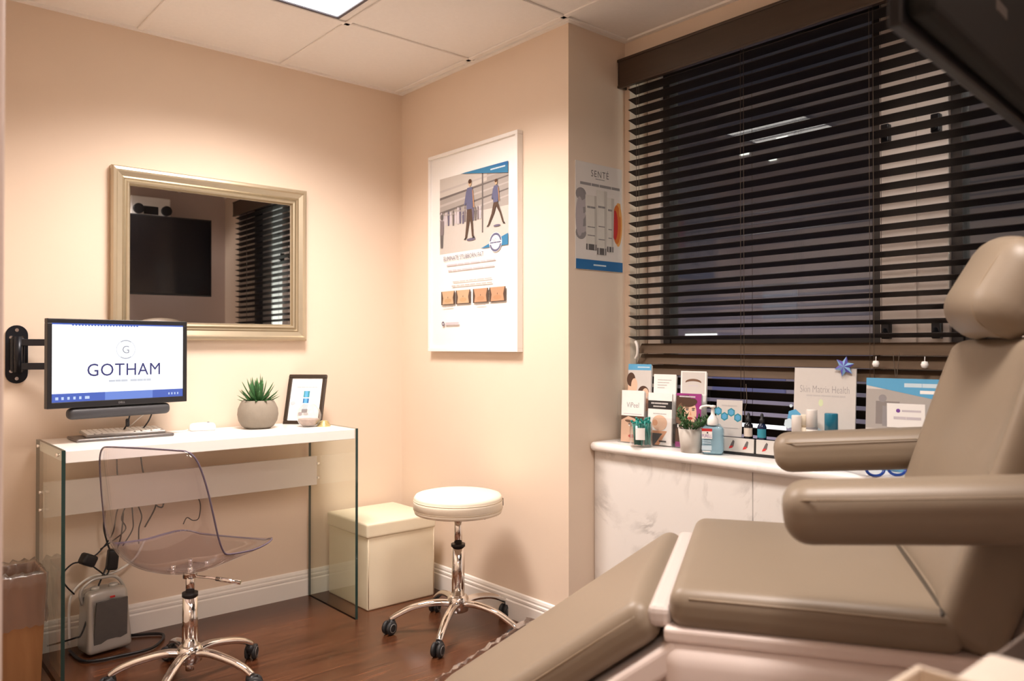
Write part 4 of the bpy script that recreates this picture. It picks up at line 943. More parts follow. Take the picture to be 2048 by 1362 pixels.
YAWB = -62           # towards the room and the camera
def holder():
    yaw = R(-84)
    t = thing('brochure_holder', 'clear acrylic six-pocket brochure holder at the left end of the ledge', 'brochure holder', (0.222, -1.484, CZ), yaw)
    b = B(); box(b, (-0.188, 0.045, 0.0), (0.188, 0.048, 0.235), 0.001, 1)
    for x in (-0.188, -0.0645, 0.0615, 0.185): box(b, (x, -0.018, 0.0), (x+0.003, 0.045, 0.20), 0.0008, 1)
    box(b, (-0.188, -0.020, 0), (0.188, 0.048, 0.003), 0.0008, 1); box(b, (-0.188, -0.021, 0), (0.188, -0.0185, 0.11), 0.0008, 1); box(b, (-0.188, 0.010, 0.06), (0.188, 0.0122, 0.16), 0.0008, 1)
    obj('pockets', b, M_clear, t)
    def leaflet(label, x, y, z, w, h, art, n=4):
        w *= 1.07
        base = Matrix.Rotation(yaw, 4, 'Z'); p = Vector((0.222, -1.484, CZ))+base.to_3x3() @ Vector((x*1.12, y, z))
        q = thing('brochure', label, 'brochure', p, yaw, 'brochures in the clear holder'); Mt = Matrix.Rotation(R(-3), 4, 'X')
        b = B()
        for k in range(n): box(b, (-w/2, k*0.0025, 0), (w/2, k*0.0025+0.0014, h-0.002*k), 0, M=Mt)
        obj('pages', b, M_paper, q)
        A = Art(Mt @ frameM((0, -0.0002, 0), (1, 0, 0), (0, 0, 1))); art(A, w, h); A.done('cover', q)
    def two_faces(A, w, h):
        A.rect(-w/2, 0, w/2, h, I_hall2); A.rect(-w/2, h-0.024, w/2, h, I_sky); A.illegible(-0.01, w/2-0.008, h-0.012, 0.004, I_lblue, 2)
        A.poly([(-w/2, 0), (-w/2, h-0.085), (-0.018, h-0.085), (-0.016, h-0.12), (-0.02, h-0.16), (-0.02, 0)], I_skin2); A.ell(-0.040, h-0.062, 0.020, 0.028, I_hair); A.ell(-0.024, h-0.085, 0.015, 0.028, I_skin2)
        A.ell(0.020, h-0.112, 0.026, 0.026, I_hair); A.ell(0.030, h-0.115, 0.015, 0.020, I_skin2); A.ell(0.020, h-0.16, 0.035, 0.03, I_skin3)
    leaflet('tall brochure with two profile faces and a sky blue top, back row', -0.105, 0.022, 0.085, 0.102, 0.228, two_faces)
    def rules(A, w, h):
        for k in range(4): A.illegible(-w*0.32, w*0.3-0.01*k, h-0.022-0.010*k, 0.003, I_lgrey, 3)
    leaflet('plain white brochure with faint grey script, middle of the back row', 0.0, 0.022, 0.085, 0.094, 0.190, rules)
    def brow(A, w, h):
        A.rect(-w/2+0.006, h-0.085, w/2-0.006, h-0.004, I_hall2); A.ell(0.0, h-0.042, 0.034, 0.013, I_brown); A.ell(0.0, h-0.050, 0.038, 0.012, I_hall2); A.illegible(-0.02, 0.02, h-0.055, 0.004, I_pale, 2)
    leaflet('white brochure showing a brown brow, right of the back row', 0.112, 0.022, 0.085, 0.102, 0.205, brow)
    def peel(A, w, h):
        A.rect(-w/2, 0, w/2, h*0.51, I_skin2); A.poly([(-w/2, h*0.51), (-w/2, h*0.42), (-0.02, h*0.50), (w/2, h*0.40), (w/2, h*0.51)], I_hair); A.ell(-0.01, h*0.40, 0.026, 0.006, I_brown, 16, -0.12); A.ell(-0.005, h*0.33, 0.013, 0.006, I_white); A.ell(-0.004, h*0.33, 0.006, 0.006, I_black); A.ell(-0.005, h*0.35, 0.015, 0.003, I_black); A.ell(0.0, h*0.12, 0.018, 0.007, I_lips); A.poly([(0.015, h*0.30), (0.030, h*0.18), (0.015, h*0.17)], I_skin3)
        A.rect(-w/2, h*0.51, w/2, h, I_white); A.text('ViPeel', 0.0, h*0.72, 0.020, I_grey, 0.058); A.illegible(-w*0.4, w*0.4, h*0.545, 0.003, I_pale, 1)
    leaflet('white-topped brochure with a half face below, front row far left', -0.112, -0.012, 0.004, 0.100, 0.205, peel)
    def band(A, w, h):
        A.rect(-w/2, h-0.062, w/2, h-0.030, I_black); A.illegible(-0.040, 0.036, h-0.040, 0.006, I_lgrey, 3); A.illegible(-0.030, 0.026, h-0.052, 0.005, I_lgrey, 2); A.illegible(-0.03, 0.03, h-0.080, 0.003, I_lgrey, 4)
        A.ell(0.0, 0.085, 0.034, 0.030, I_skin2); A.ell(-0.02, 0.085, 0.012, 0.012, I_skin3); A.poly([(-0.03, 0.055), (0.035, 0.055), (0.0, 0.0), (-w/2, 0.0), (-w/2, 0.03)], I_skin3); A.poly([(-0.045, 0.045), (0.015, 0.045), (-0.02, 0.0), (-0.045, 0.0)], I_dgrey); A.rect(0.0, 0.012, 0.032, 0.018, I_dgrey)
    leaflet('white brochure crossed by a black title band, front row middle', 0.0, -0.012, 0.004, 0.100, 0.200, band)
    def lady(A, w, h):
        A.rect(-w/2, 0, w/2, h, I_mag); A.poly([(-w/2, 0.02), (-w/2, h-0.01), (0.0, h-0.006), (0.018, h-0.03), (-0.03, 0.06), (-0.01, 0.02)], I_hair); A.ell(-0.030, h*0.55, 0.022, 0.055, I_brown)
        A.ell(0.004, h*0.645, 0.030, 0.046, I_skin2); A.poly([(-0.022, h*0.55), (0.020, h*0.48), (0.012, h*0.30), (-0.035, h*0.28)], I_skin); A.ell(-0.006, h*0.70, 0.007, 0.003, I_dgrey, 12); A.ell(0.020, h*0.70, 0.006, 0.003, I_dgrey, 12); A.ell(-0.006, h*0.73, 0.009, 0.002, I_hair, 12); A.ell(0.021, h*0.73, 0.008, 0.002, I_hair, 12)
        A.poly([(0.009, h*0.69), (0.014, h*0.60), (0.004, h*0.60)], I_skin3); A.ell(0.008, h*0.545, 0.011, 0.005, I_lips, 14); A.ell(0.003, h*0.83, 0.034, 0.016, I_hair, 18, 0.2); A.illegible(-0.04, 0.028, h-0.012, 0.005, I_pale, 3)
    leaflet('magenta brochure with a woman\'s face, front row right', 0.112, -0.012, 0.004, 0.100, 0.203, lady)
holder()

def swab_jar():
    t = thing('applicator_jar', 'clear jar of teal applicators with a white label on the ledge', 'jar', (0.145, -1.452, CZ))
    b = B(); lathe(b, [(0.040, 0), (0.043, 0.003), (0.043, 0.092), (0.041, 0.092), (0.041, 0.005), (0, 0.005)], seg=32); obj('jar_glass', b, M_clear, t)
    b = B(); rr = random.Random(4); a0 = R(215)
    for k in range(14):
        th0, th1 = a0-0.42+0.06*k, a0-0.42+0.06*(k+1)
        b.faces.new([b.verts.new((0.0436*math.cos(q), 0.0436*math.sin(q), z)) for q, z in ((th0, 0.030), (th1, 0.030), (th1, 0.075), (th0, 0.075))])
    obj('label_sticker', b, M_paper, t)
    m = mat('teal_plastic', (0.005, 0.26, 0.22), 0.4, noise=0.15, nscale=30)
    for k in range(26):
        r0, a = 0.034*math.sqrt(rr.random()), rr.uniform(0, 2*PI); r1, a1 = 0.036*math.sqrt(rr.uniform(.3, 1)), a+rr.uniform(-0.6, 0.6)
        p0 = Vector((0.145+r0*math.cos(a), -1.452+r0*math.sin(a), CZ+0.008)); p1 = Vector((0.145+r1*math.cos(a1), -1.452+r1*math.sin(a1), CZ+0.098+rr.uniform(-0.012, 0.010)))
        b = B(); cyl(b, p0, p1, 0.0036, seg=8); cyl(b, p1-(p1-p0)*0.02, p1+(p1-p0)*0.06, 0.0046, 0.004, seg=8)
        tag(obj('applicator', b, m), 'teal plastic applicator stick standing in the clear jar', 'applicator', 'teal applicators in the jar')
swab_jar()

def fuzzy_plant(name, label, p, pot, hgt, n, spread, seed, m):
    t = thing(name, label, 'plant', (p[0], p[1], CZ)); b = B(); lathe(b, pot, seg=36); obj('pot', b, M_concrete2, t)
    zt = max(z for r, z in pot); b = B(); rr = random.Random(seed)
    for k in range(n):
        a = 2*PI*k/n+rr.uniform(-.2, .2); e = R(rr.uniform(18, 80)); d = Vector((math.cos(a)*math.cos(e), math.sin(a)*math.cos(e), math.sin(e))); L = hgt*rr.uniform(.75, 1.05)
        base = Vector((0.016*math.cos(a), 0.016*math.sin(a), zt-0.006)); pts = [base, base+d*L*0.5+Vector((0, 0, 0.004)), base+d*L]
        tube(b, pts, 0.0015, 5, smooth_n=3)
        for q in range(7):
            s = 0.25+0.75*q/6; pp = base+d*L*s
            for j in range(3):
                aa = rr.uniform(0, 2*PI); dd = (d*0.7+Vector((math.cos(aa), math.sin(aa), 0.3))).normalized(); leaf(b, pp, dd, (0, 0, 1), 0.020, 0.0034, 0.1, n=3)
    obj('leaves', b, m, t)
    b = B(); lathe(b, [(pot[2][0]-0.009, zt-0.012), (0, zt-0.006)], seg=20, cap=False); obj('soil', b, M_soil, t)
fuzzy_plant('potted_herb', 'needle-leaved green plant in a pale grey pot on the ledge', (0.160, -1.672), [(0.032, 0), (0.036, 0.002), (0.0455, 0.086), (0.0415, 0.086), (0.039, 0.076), (0, 0.074)], 0.075, 16, 1, 9, M_leaf2)

def striped_toy():
    t = thing('striped_bow', 'tiny black and white striped bow on the rim of the pale grey pot', 'bow', (0.152, -1.634, CZ+0.092))
    b = B(); c = B()
    for k, s in enumerate((-1, 1)):
        for q in range(3): box(b if (q % 2) else c, (-0.004, s*(0.004+0.007*q)-0.0035, -0.003-0.003*q), (0.004, s*(0.004+0.007*q)+0.0035, 0.003+0.003*q), 0.001, 1)
    obj('stripe', b, I_white, t); obj('bow_loops', c, I_black, t)
striped_toy()

def sanitizer():
    t = thing('sanitizer_bottle', 'clear pump bottle of pale blue sanitizer gel on the ledge', 'bottle', (0.166, -1.762, CZ), R(-62))
    b = B(); rbox(b, (0.040, 0.025, 0.055), 0.014, Matrix.Translation((0, 0, 0.055)), lambda v: (v.x*(1-0.35*max(0, (v.z-0.035)/0.02)), v.y*(1-0.25*max(0, (v.z-0.035)/0.02)), v.z), n=8); obj('bottle_body', b, glassy('sanitizer_plastic', (0.86, 0.93, 0.96), 0.05, 1.4), t)
    b = B(); rbox(b, (0.0365, 0.0215, 0.048), 0.012, Matrix.Translation((0, 0, 0.052)), n=5); gm = glassy('sanitizer_gel', (0.72, 0.86, 0.92), 0.1, 1.35); milky(gm, (0.60, 0.78, 0.86), 0.5); obj('gel', b, gm, t)
    b = B(); lathe(b, [(0.019, 0.104), (0.020, 0.108), (0.0195, 0.124), (0.010, 0.138), (0.007, 0.142), (0.0055, 0.165), (0.010, 0.166), (0.011, 0.174), (0, 0.176)], seg=24)
    tube(b, [(0, 0, 0.170), (-0.020, -0.004, 0.172), (-0.038, -0.008, 0.168), (-0.042, -0.009, 0.160)], 0.0045, 8); obj('pump', b, M_lac, t)
    A = Art(frameM((-0.003, -0.0257, 0), (1, 0, 0), (0, 0, 1))); A.rect(-0.032, 0.058, 0.004, 0.094, I_white); A.rect(-0.032, 0.084, 0.004, 0.094, I_red); A.text('PURELL', -0.014, 0.068, 0.011, I_purple, 0.034); A.ell(-0.012, 0.079, 0.003, 0.003, I_black, 10); A.illegible(-0.030, 0.0, 0.050, 0.003, I_lblue, 3); A.illegible(-0.030, 0.0, 0.043, 0.003, I_lblue, 3); A.rect(-0.032, 0.018, 0.002, 0.034, I_lblue); A.illegible(-0.030, -0.002, 0.013, 0.004, I_white, 2); A.done('label_sticker', t)
sanitizer()

def riser():
    t = thing('display_riser', 'low black tiered stand with silver picture fronts on the ledge', 'display stand', (0.255, -1.86, CZ), R(-84))
    b = B(); box(b, (-0.150, -0.022, 0.0), (0.150, 0.020, 0.058), 0.002); box(b, (-0.150, -0.030, 0), (0.150, -0.018, 0.008), 0.001); obj('stand', b, M_black, t)
    for x0, x1 in ((-0.148, 0.022), (0.030, 0.148)):
        b = B(); box(b, (x0, -0.027, 0.008), (x1, -0.0215, 0.058), 0.001, 1, Matrix.Rotation(R(-3), 4, 'X')); p = obj('picture_front', b, mat('riser_card', (0.60, 0.58, 0.55), 0.35, noise=0.02, nscale=20), t)
        A = Art(Matrix.Rotation(R(-3), 4, 'X') @ frameM((0, -0.0273, 0), (1, 0, 0), (0, 0, 1)))
        for x in ((-0.065, -0.012) if x0 < 0 else (0.06,)):
            A.poly([(x-0.006, 0.022), (x+0.010, 0.026), (x+0.014, 0.046), (x+0.008, 0.050), (x+0.002, 0.040)], I_dgrey); A.poly([(x-0.008, 0.018), (x+0.006, 0.022), (x+0.008, 0.030), (x-0.004, 0.028)], I_red)
        A.done('print', p)
riser()
def hexcard(A, w, h):
    A.rect(-w/2, 0, w/2, h, I_hall2)
    for x, y in ((-0.043, 0.088), (-0.018, 0.070), (0.008, 0.086), (0.034, 0.068)): A.ell(x, y, 0.016, 0.016, I_teal, 6, R(30))
    for x, y in ((-0.043, 0.088), (-0.018, 0.070), (0.008, 0.086), (0.034, 0.068)): A.ell(x, y, 0.011, 0.011, I_sky, 6, R(30))
    A.illegible(-0.03, 0.03, h-0.02, 0.004, I_lgrey, 3); A.illegible(-0.04, 0.035, 0.03, 0.003, I_lgrey, 4)
flat_card('display_card', 'small white card with a chain of teal hexagons, beside the dropper bottles', 'card', (0.262, -1.762), -82, 0.100, 0.130, hexcard, z=CZ+0.0585)

def dropper(p, label, body, lab):
    t = thing('dropper_bottle', label, 'bottle', p, R(-70), 'serum bottles')
    b = B(); lathe(b, [(0.013, 0), (0.0155, 0.002), (0.0155, 0.044), (0.012, 0.052), (0.007, 0.056), (0.007, 0.060), (0, 0.060)], seg=24); obj('bottle_glass', b, body, t)
    b = B(); lathe(b, [(0.0095, 0.058), (0.0095, 0.070), (0.0085, 0.071), (0.0058, 0.074), (0.0055, 0.086), (0.003, 0.091), (0, 0.092)], seg=20); obj('dropper_cap', b, M_black, t)
    b = B(); n = 10
    for k in range(n):
        q0, q1 = R(200)+R(140)*k/n, R(200)+R(140)*(k+1)/n
        b.faces.new([b.verts.new((0.0158*math.cos(q), 0.0158*math.sin(q), z)) for q, z in ((q0, 0.008), (q1, 0.008), (q1, 0.038), (q0, 0.038))])
    obj('label_sticker', b, lab, t)
zr = CZ+0.0585
dropper((0.250, -1.852, zr), 'dark dropper bottle with a cream label on the tiered stand', mat('dark_glass', (0.012, 0.012, 0.016), 0.12, noise=0.1, nscale=20), mat('cream_label', (0.66, 0.58, 0.50), 0.5, noise=0.05, nscale=40))
dropper((0.251, -1.905, zr), 'dark blue dropper bottle with a teal label on the tiered stand', mat('blue_glass', (0.01, 0.02, 0.06), 0.10, noise=0.1, nscale=20), I_teal)

def skin_art(A, w, h):
    A.rect(-w/2, 0, w/2, h, I_hall2); A.text('Skin Matrix Health', 0.0, h-0.070, 0.024, I_grey, w*0.80, offset=-0.015); A.illegible(-0.06, 0.07, h-0.092, 0.005, I_lgrey, 5)
    A.ell(-0.01, h-0.115, 0.008, 0.012, I_mint, 12); A.ell(0.012, h-0.117, 0.005, 0.009, I_hall2, 10)
    for x, y, r_, m in ((-0.10, h-0.165, 0.025, I_sky), (-0.118, h-0.19, 0.018, I_lblue), (-0.02, 0.085, 0.030, I_lblue), (0.03, 0.06, 0.03, I_sky), (0.09, 0.05, 0.028, I_lblue), (-0.075, 0.05, 0.035, I_lblue), (-0.112, h-0.13, 0.006, I_lblue)): A.ell(x, y, r_, r_, m, 6, R(20))
    A.rect(0.07, 0.03, 0.10, 0.095, I_hall2)
def star(t, Mt):
    c = Mt @ Vector((0.068, -0.012, 0.318)); cols = [I_purple, I_sky]
    for k in range(12):
        a0, a1 = 2*PI*k/12, 2*PI*(k+1)/12; tip = k % 2
        r0, r1 = (0.030, 0.015) if tip == 0 else (0.015, 0.030)
    b = B(); mats = [mat('star_violet', (0.10, 0.09, 0.42), 0.35, noise=0.1, nscale=40), mat('star_blue', (0.22, 0.42, 0.68), 0.35, noise=0.1, nscale=40)]
    s = thing('star_ornament', 'little blue and violet six-pointed star above the tall white sign', 'ornament', t.matrix_basis @ c, t.rotation_euler.z)
    for k in range(6):
        for h_ in (0, 1):
            a = 2*PI*k/6+0.3; am = a+(PI/6 if h_ else -PI/6)
            vs = [(0, -0.006, 0), (0.033*math.cos(a), 0, 0.033*math.sin(a)), (0.017*math.cos(am), 0, 0.017*math.sin(am))]
            f = b.faces.new([b.verts.new(v) for v in vs]); f.material_index = h_
            f = b.faces.new([b.verts.new((v[0], 0.004 if i else 0.008, v[2])) for i, v in enumerate(vs)]); f.material_index = h_
            f = b.faces.new([b.verts.new(v) for v in (vs[1], vs[2], (vs[2][0], 0.004, vs[2][2]), (vs[1][0], 0.004, vs[1][2]))]); f.material_index = h_
    obj('star_body', b, mats, s)
flat_card('counter_sign', 'tall white sign with pale blue hexagons standing on the ledge', 'sign', (0.266, -2.118), -85, 0.205, 0.312, skin_art, 0.006, 4, extra=star)

def tube_bottle(p, label, r, h, body, cap, ch, band=None):
    t = thing('lotion_bottle', label, 'bottle', (p[0], p[1], CZ), R(-60), 'lotion bottles')
    b = B(); lathe(b, [(r*0.96, 0), (r, 0.003), (r, h-ch), (0, h-ch)], seg=28); obj('bottle_body', b, body, t)
    b = B(); lathe(b, [(r*0.99, h-ch+0.001), (r*0.99, h-0.003), (r*0.93, h), (0, h)], seg=28); obj('cap', b, cap, t)
    if band:
        b = B(); lathe(b, [(r*1.01, h-ch-0.002), (r*1.012, h-ch+0.004), (r*0.99, h-ch+0.005)], seg=28, cap=False); obj('band', b, band, t)
    A = Art(Matrix.Rotation(R(-25), 4, 'Z') @ frameM((0, -r*1.02, 0), (1, 0, 0), (0, 0, 1))); A.illegible(-r*0.5, r*0.5, h*0.45, 0.006, I_grey, 2); A.done('label_print', t)
MW = mat('white_bottle', (0.80, 0.755, 0.71), 0.35, noise=0.01, nscale=20); MT = mat('teal_cap', (0.012, 0.16, 0.26), 0.25, noise=0.06, nscale=20); MCR = mat('cream_bottle', (0.72, 0.66, 0.54), 0.4, noise=0.02, nscale=20)
tube_bottle((0.222, -2.052), 'stubby white lotion bottle, left of the tall white sign', 0.0165, 0.155, MW, MW, 0.06)
tube_bottle((0.238, -2.074), 'cream lotion bottle half hidden behind a white one', 0.0150, 0.158, MCR, MCR, 0.04, M_gold)
tube_bottle((0.214, -2.110), 'tall white lotion bottle with a grey ring before the white sign', 0.0175, 0.178, MW, MW, 0.062, I_grey)
tube_bottle((0.210, -2.178), 'teal-capped lotion bottle with a rose ring before the white sign', 0.0205, 0.170, I_teal, MT, 0.062, mat('rose_band', (0.55, 0.42, 0.40), 0.3, 0.5, noise=0.05, nscale=20))

def room_art(A, w, h):
    A.rect(-w/2, 0, w/2, h, I_hall2); A.rect(-w/2, h*0.45, w/2, h*0.88, I_hall); A.rect(-w/2+0.03, h*0.5, -w/2+0.10, h*0.75, I_hall3); A.ell(-w/2+0.05, h*0.78, 0.012, 0.012, I_grey); A.rect(-w/2+0.05, h*0.48, -w/2+0.075, h*0.7, I_grey); A.rect(-w/2, h*0.38, w/2, h*0.42, I_white)
    A.rect(-w/2, h*0.10, w/2, h*0.30, I_hall2); A.rect(-w/2, 0.0, w/2, h*0.08, I_sky); A.poly([(-w/2, h), (w/2, h), (w/2, h*0.77), (-w/2, h*0.92)], I_sky); A.illegible(0.0, w/2-0.015, h*0.93, 0.012, I_lblue, 2); A.illegible(0.045, w/2-0.02, h*0.86, 0.010, I_white, 1)
    for k in range(6): A.ell(0.0+0.012*(k % 2), h*0.08+0.014*k, 0.022, 0.012, I_mint if k % 2 else I_green, 12, 0.4*k)
    A.ell(0.042, h*0.13, 0.006, 0.006, I_red, 10)
flat_card('counter_sign', 'white and sky blue sign showing a treatment room, beside the exam chair', 'sign', (0.266, -2.375), -85, 0.225, 0.285, room_art, 0.004, 4)
def small_art(A, w, h):
    A.ell(-w*0.2, h*0.7, 0.006, 0.006, I_purple, 12); A.illegible(-w*0.1, w*0.4, h*0.7, 0.006, I_pale, 1); A.illegible(-w*0.32, w*0.4, h*0.4, 0.008, I_pale, 2)
def stem(t, Mt):
    b = B(); box(b, (0.004, 0.004, -0.135), (0.014, 0.008, 0.01), 0.001, 1); box(b, (-0.012, -0.01, -0.137), (0.03, 0.03, -0.134), 0.001, 1); obj('stem', b, M_white, t)
flat_card('card_stand', 'small white card with faint violet print on a stem before the sky blue sign', 'card', (0.235, -2.398), -80, 0.105, 0.072, small_art, 0.003, 0, extra=stem, z=CZ+0.139)

def sunglasses():
    t = thing('eyeglasses', 'blue-framed protective glasses lying on the ledge behind the armrest', 'glasses', (0.155, -2.375, CZ), R(-30))
    m = mat('blue_frame', (0.02, 0.07, 0.36), 0.3, noise=0.05, nscale=20); b = B()
    for s in (-1, 1):
        tube(b, [(s*0.036+0.029*math.cos(a), 0.0+0.004*math.sin(a), 0.022+0.019*math.sin(a)) for a in [2*PI*i/10 for i in range(10)]], 0.0042, 8, True, 4)
    tube(b, [(-0.010, 0, 0.026), (0, 0, 0.030), (0.010, 0, 0.026)], 0.0036, 8, smooth_n=4); obj('frame_front', b, m, t)
    for s in (-1, 1):
        b = B(); tube(b, [(s*0.066, 0, 0.028), (s*0.070, 0.02, 0.026), (s*0.068, 0.09, 0.018), (s*0.064, 0.13, 0.004)], 0.0042, 8, flat=1.3); obj('temple', b, m, t)
        b = B(); lathe(b, [(0.026, -0.0006), (0.026, 0.0006)], seg=24, M=Matrix.Translation((s*0.036, 0, 0.022)) @ Matrix.Rotation(PI/2, 4, 'X') @ Matrix.Diagonal((1, 0.66, 1, 1))); obj('lens', b, M_clear, t)
sunglasses()

# ================================================================== TREATMENT CHAIR (local x towards the head, y towards the window)
def exam_chair():
    t = thing('treatment_chair', 'large taupe padded treatment chair with armrests and lowered leg rest', 'treatment chair', (-1.039, -2.512, 0), math.atan2(-0.848, 0.530))
    Wd = 0.66
    # seat pad
    b = B(); rbox(b, (0.245, Wd/2, 0.038), 0.030, Matrix.Translation((0.243, Wd/2, 0.672)), lambda v: (v.x, v.y, v.z+(0.010*(1-(v.y/0.33)**2)*(1-(v.x/0.25)**4) if v.z > 0 else 0)), n=10); seat = obj('seat_pad', b, M_taupe, t)
    b = B(); tube(b, [(0.035, 0.0035, 0.694), (0.25, 0.0035, 0.694), (0.455, 0.0035, 0.692)], 0.0022, 6, smooth_n=3); obj('seam', b, M_seam, seat)
    b = B(); tube(b, [(0.450, 0.012, 0.700), (0.452, 0.05, 0.709), (0.450, 0.33, 0.716), (0.452, 0.61, 0.709)], 0.0045, 6, smooth_n=4); obj('crease_shade', b, mat('crease_shade_dark', (0.06, 0.045, 0.03), 0.6, noise=0.1, nscale=30), seat)  # dark strip standing in for the contact shade between seat and backrest
    # backrest: local z up the back, leaning towards the head
    be = math.atan(0.375); Mb = Matrix.Translation((0.440, Wd/2, 0.660)) @ Matrix.Rotation(be, 4, 'Y')
    Hb = 0.562
    def dback(v):
        s = v.y/(Wd/2); hh = (v.z+Hb/2)/Hb
        y = v.y*(1-0.10*max(0, (hh-0.55)/0.45)**2)
        wing = 0.050*max(0.0, (abs(s)-0.45)/0.55)**2*(0.25+0.75*hh)
        x = v.x
        if v.x < 0: x -= wing; x -= 0.012*(1-s*s)*math.sin(PI*min(1, hh*1.1))*0.3
        return (x, y, v.z-0.05*max(0, abs(s)-0.55)**1.5*max(0, hh-0.7)/0.3*1.6)
    b = B(); rbox(b, (0.052, Wd/2, Hb/2), 0.040, Mb @ Matrix.Translation((0.055, 0, Hb/2)), dback, n=14); obj('backrest', b, M_taupe, t)
    b = B(); rbox(b, (0.030, Wd/2-0.006, Hb/2+0.02), 0.022, Mb @ Matrix.Translation((0.145, 0, Hb/2-0.02)), n=6); obj('back_shell', b, M_shell, t)
    # headrest pillow on two rods
    Mh = Mb @ Matrix.Translation((-0.040, 0.095, Hb+0.084)) @ Matrix.Rotation(R(16), 4, 'Y')
    def dhead(v): return (v.x-0.030*(v.y/0.165)**2*-1 - 0.018*(v.z/0.1)*0.6, v.y, v.z*(1-0.14*abs(v.y/0.165)**2))
    b = B(); rbox(b, (0.062, 0.170, 0.104), 0.055, Mh, dhead, n=10); hr = obj('headrest', b, M_taupe, t)
    sm = B(); pts = []
    for i in range(32):
        a = 2*PI*i/32; c_, s_ = math.cos(a), math.sin(a); k_ = (abs(c_)**3.2+abs(s_)**3.2)**(-1/3.2)
        pts.append(Mh @ Vector(dhead(Vector((0.0605*c_*k_, -0.120, 0.1015*s_*k_)))))
    tube(sm, pts, 0.0022, 6, True, 2); obj('seam', sm, M_seam, hr)
    for yy in (0.06, 0.14):
        b = B(); cyl(b, Mb @ Vector((0.06, yy, Hb-0.05)), Mb @ Vector((0.03, yy, Hb+0.08)), 0.009); obj('headrest_rod', b, M_chrome, t)
    # armrests
    for yy, nm in ((-0.058, 'near'), (Wd+0.068, 'far')):
        Ma = Matrix.Translation((0.49, yy, 0.897)) @ Matrix.Rotation(R(-4.2), 4, 'Y')
        b = B(); rbox(b, (0.295, 0.066, 0.050), 0.042, Ma, lambda v: (v.x, v.y*(1+0.06*(v.x/0.3)), v.z), n=10); a = obj('armrest', b, M_taupe, t)
        if nm == 'far': a['label'] = 'armrest on the window side'
        b = B(); tube(b, [Ma @ Vector(q) for q in ((-0.240, -0.0655, 0.030), (0.0, -0.0665, 0.030), (0.27, -0.0685, 0.030))], 0.0016, 6, smooth_n=3)
        tube(b, [Ma @ Vector(q) for q in ((-0.240, -0.0655, 0.030), (-0.278, -0.044, 0.028), (-0.281, 0.0, 0.028), (-0.278, 0.044, 0.028))], 0.0016, 6, smooth_n=5); obj('seam', b, M_seam, a)
        b = B(); s = 1 if yy < 0 else -1
        box(b, (0.62, yy-0.025, 0.60), (0.70, yy+0.025, 0.872), 0.008); box(b, (0.60, min(yy-0.02, yy+s*0.09), 0.60), (0.70, max(yy+0.02, yy+s*0.09), 0.66), 0.006); obj('arm_bracket', b, M_shell, t)
    # leg rest hanging from the front of the seat
    ga = R(36.5); Ml = Matrix.Translation((-0.052, Wd/2, 0.680)) @ Matrix.Rotation(-ga, 4, 'Y')    # local -x runs down the leg rest
    Ll = 0.80
    b = B(); rbox(b, (Ll/2, Wd/2-0.012, 0.040), 0.034, Ml @ Matrix.Translation((-Ll/2, 0, -0.036)), lambda v: (v.x, v.y, v.z+(0.008*(1-(v.y/0.33)**2) if v.z > 0 else 0)), n=12); lr = obj('leg_rest_pad', b, M_taupe, t)
    b = B(); tube(b, [Ml @ Vector(q) for q in ((-0.03, -Wd/2+0.016, -0.018), (-0.40, -Wd/2+0.0135, -0.018), (-0.77, -Wd/2+0.016, -0.018))], 0.002, 6, smooth_n=3); obj('seam', b, M_seam, lr)
    b = B(); box(b, (-Ll, -Wd/2+0.0, -0.135), (0.01, Wd/2-0.0, -0.088), 0.010, 3, Ml); obj('leg_rest_shell', b, M_shell, t)
    b = B(); box(b, (-0.046, 0.016, 0.630), (-0.002, Wd-0.016, 0.672), 0.014, 3, Matrix.Translation((0.004, 0, 0))); obj('hinge_cover', b, M_shell_l, t)
    # clear protective film wrinkled along the foot end
    b = B(); rr = random.Random(8); rows = []
    for i in range(26):
        row = []
        for j in range(5):
            xx = -0.50-0.36*i/25; yy = Wd/2-0.04+0.022*j; zz = 0.012-0.006*max(0, j-2)**1.5+rr.uniform(-0.006, 0.006)
            row.append(b.verts.new(Ml @ Vector((xx+rr.uniform(-.005, .005), yy+rr.uniform(-.006, .006), zz))))
        rows.append(row)
    for a_, c_ in zip(rows, rows[1:]):
        for j in range(4): b.faces.new([a_[j], a_[j+1], c_[j+1], c_[j]])
    fo = obj('protective_film', b, M_film, lr); fo['label'] = 'clear wrinkled protective film'
    sf = fo.modifiers.new('t', 'SOLIDIFY'); sf.thickness = 0.001
    # plastic under-body
    b = B(); box(b, (-0.010, -0.002, 0.612), (0.62, Wd+0.002, 0.640), 0.008, 3); obj('seat_frame', b, M_shell, t)
    b = B(); rbox(b, (0.43, Wd/2+0.012, 0.17), 0.045, Matrix.Translation((0.405, Wd/2, 0.448)), lambda v: (v.x+(0.06*(v.z/0.17-1)*(-0.35) if v.x < 0 else 0), v.y, v.z), n=8); obj('under_body', b, M_shell, t)
    b = B(); rbox(b, (0.20, 0.15, 0.14), 0.02, Matrix.Translation((0.38, Wd/2, 0.17)), n=4); box(b, (0.0, 0.06, 0.0), (0.80, Wd-0.06, 0.05), 0.012, 3); obj('base', b, M_shell, t)
exam_chair()

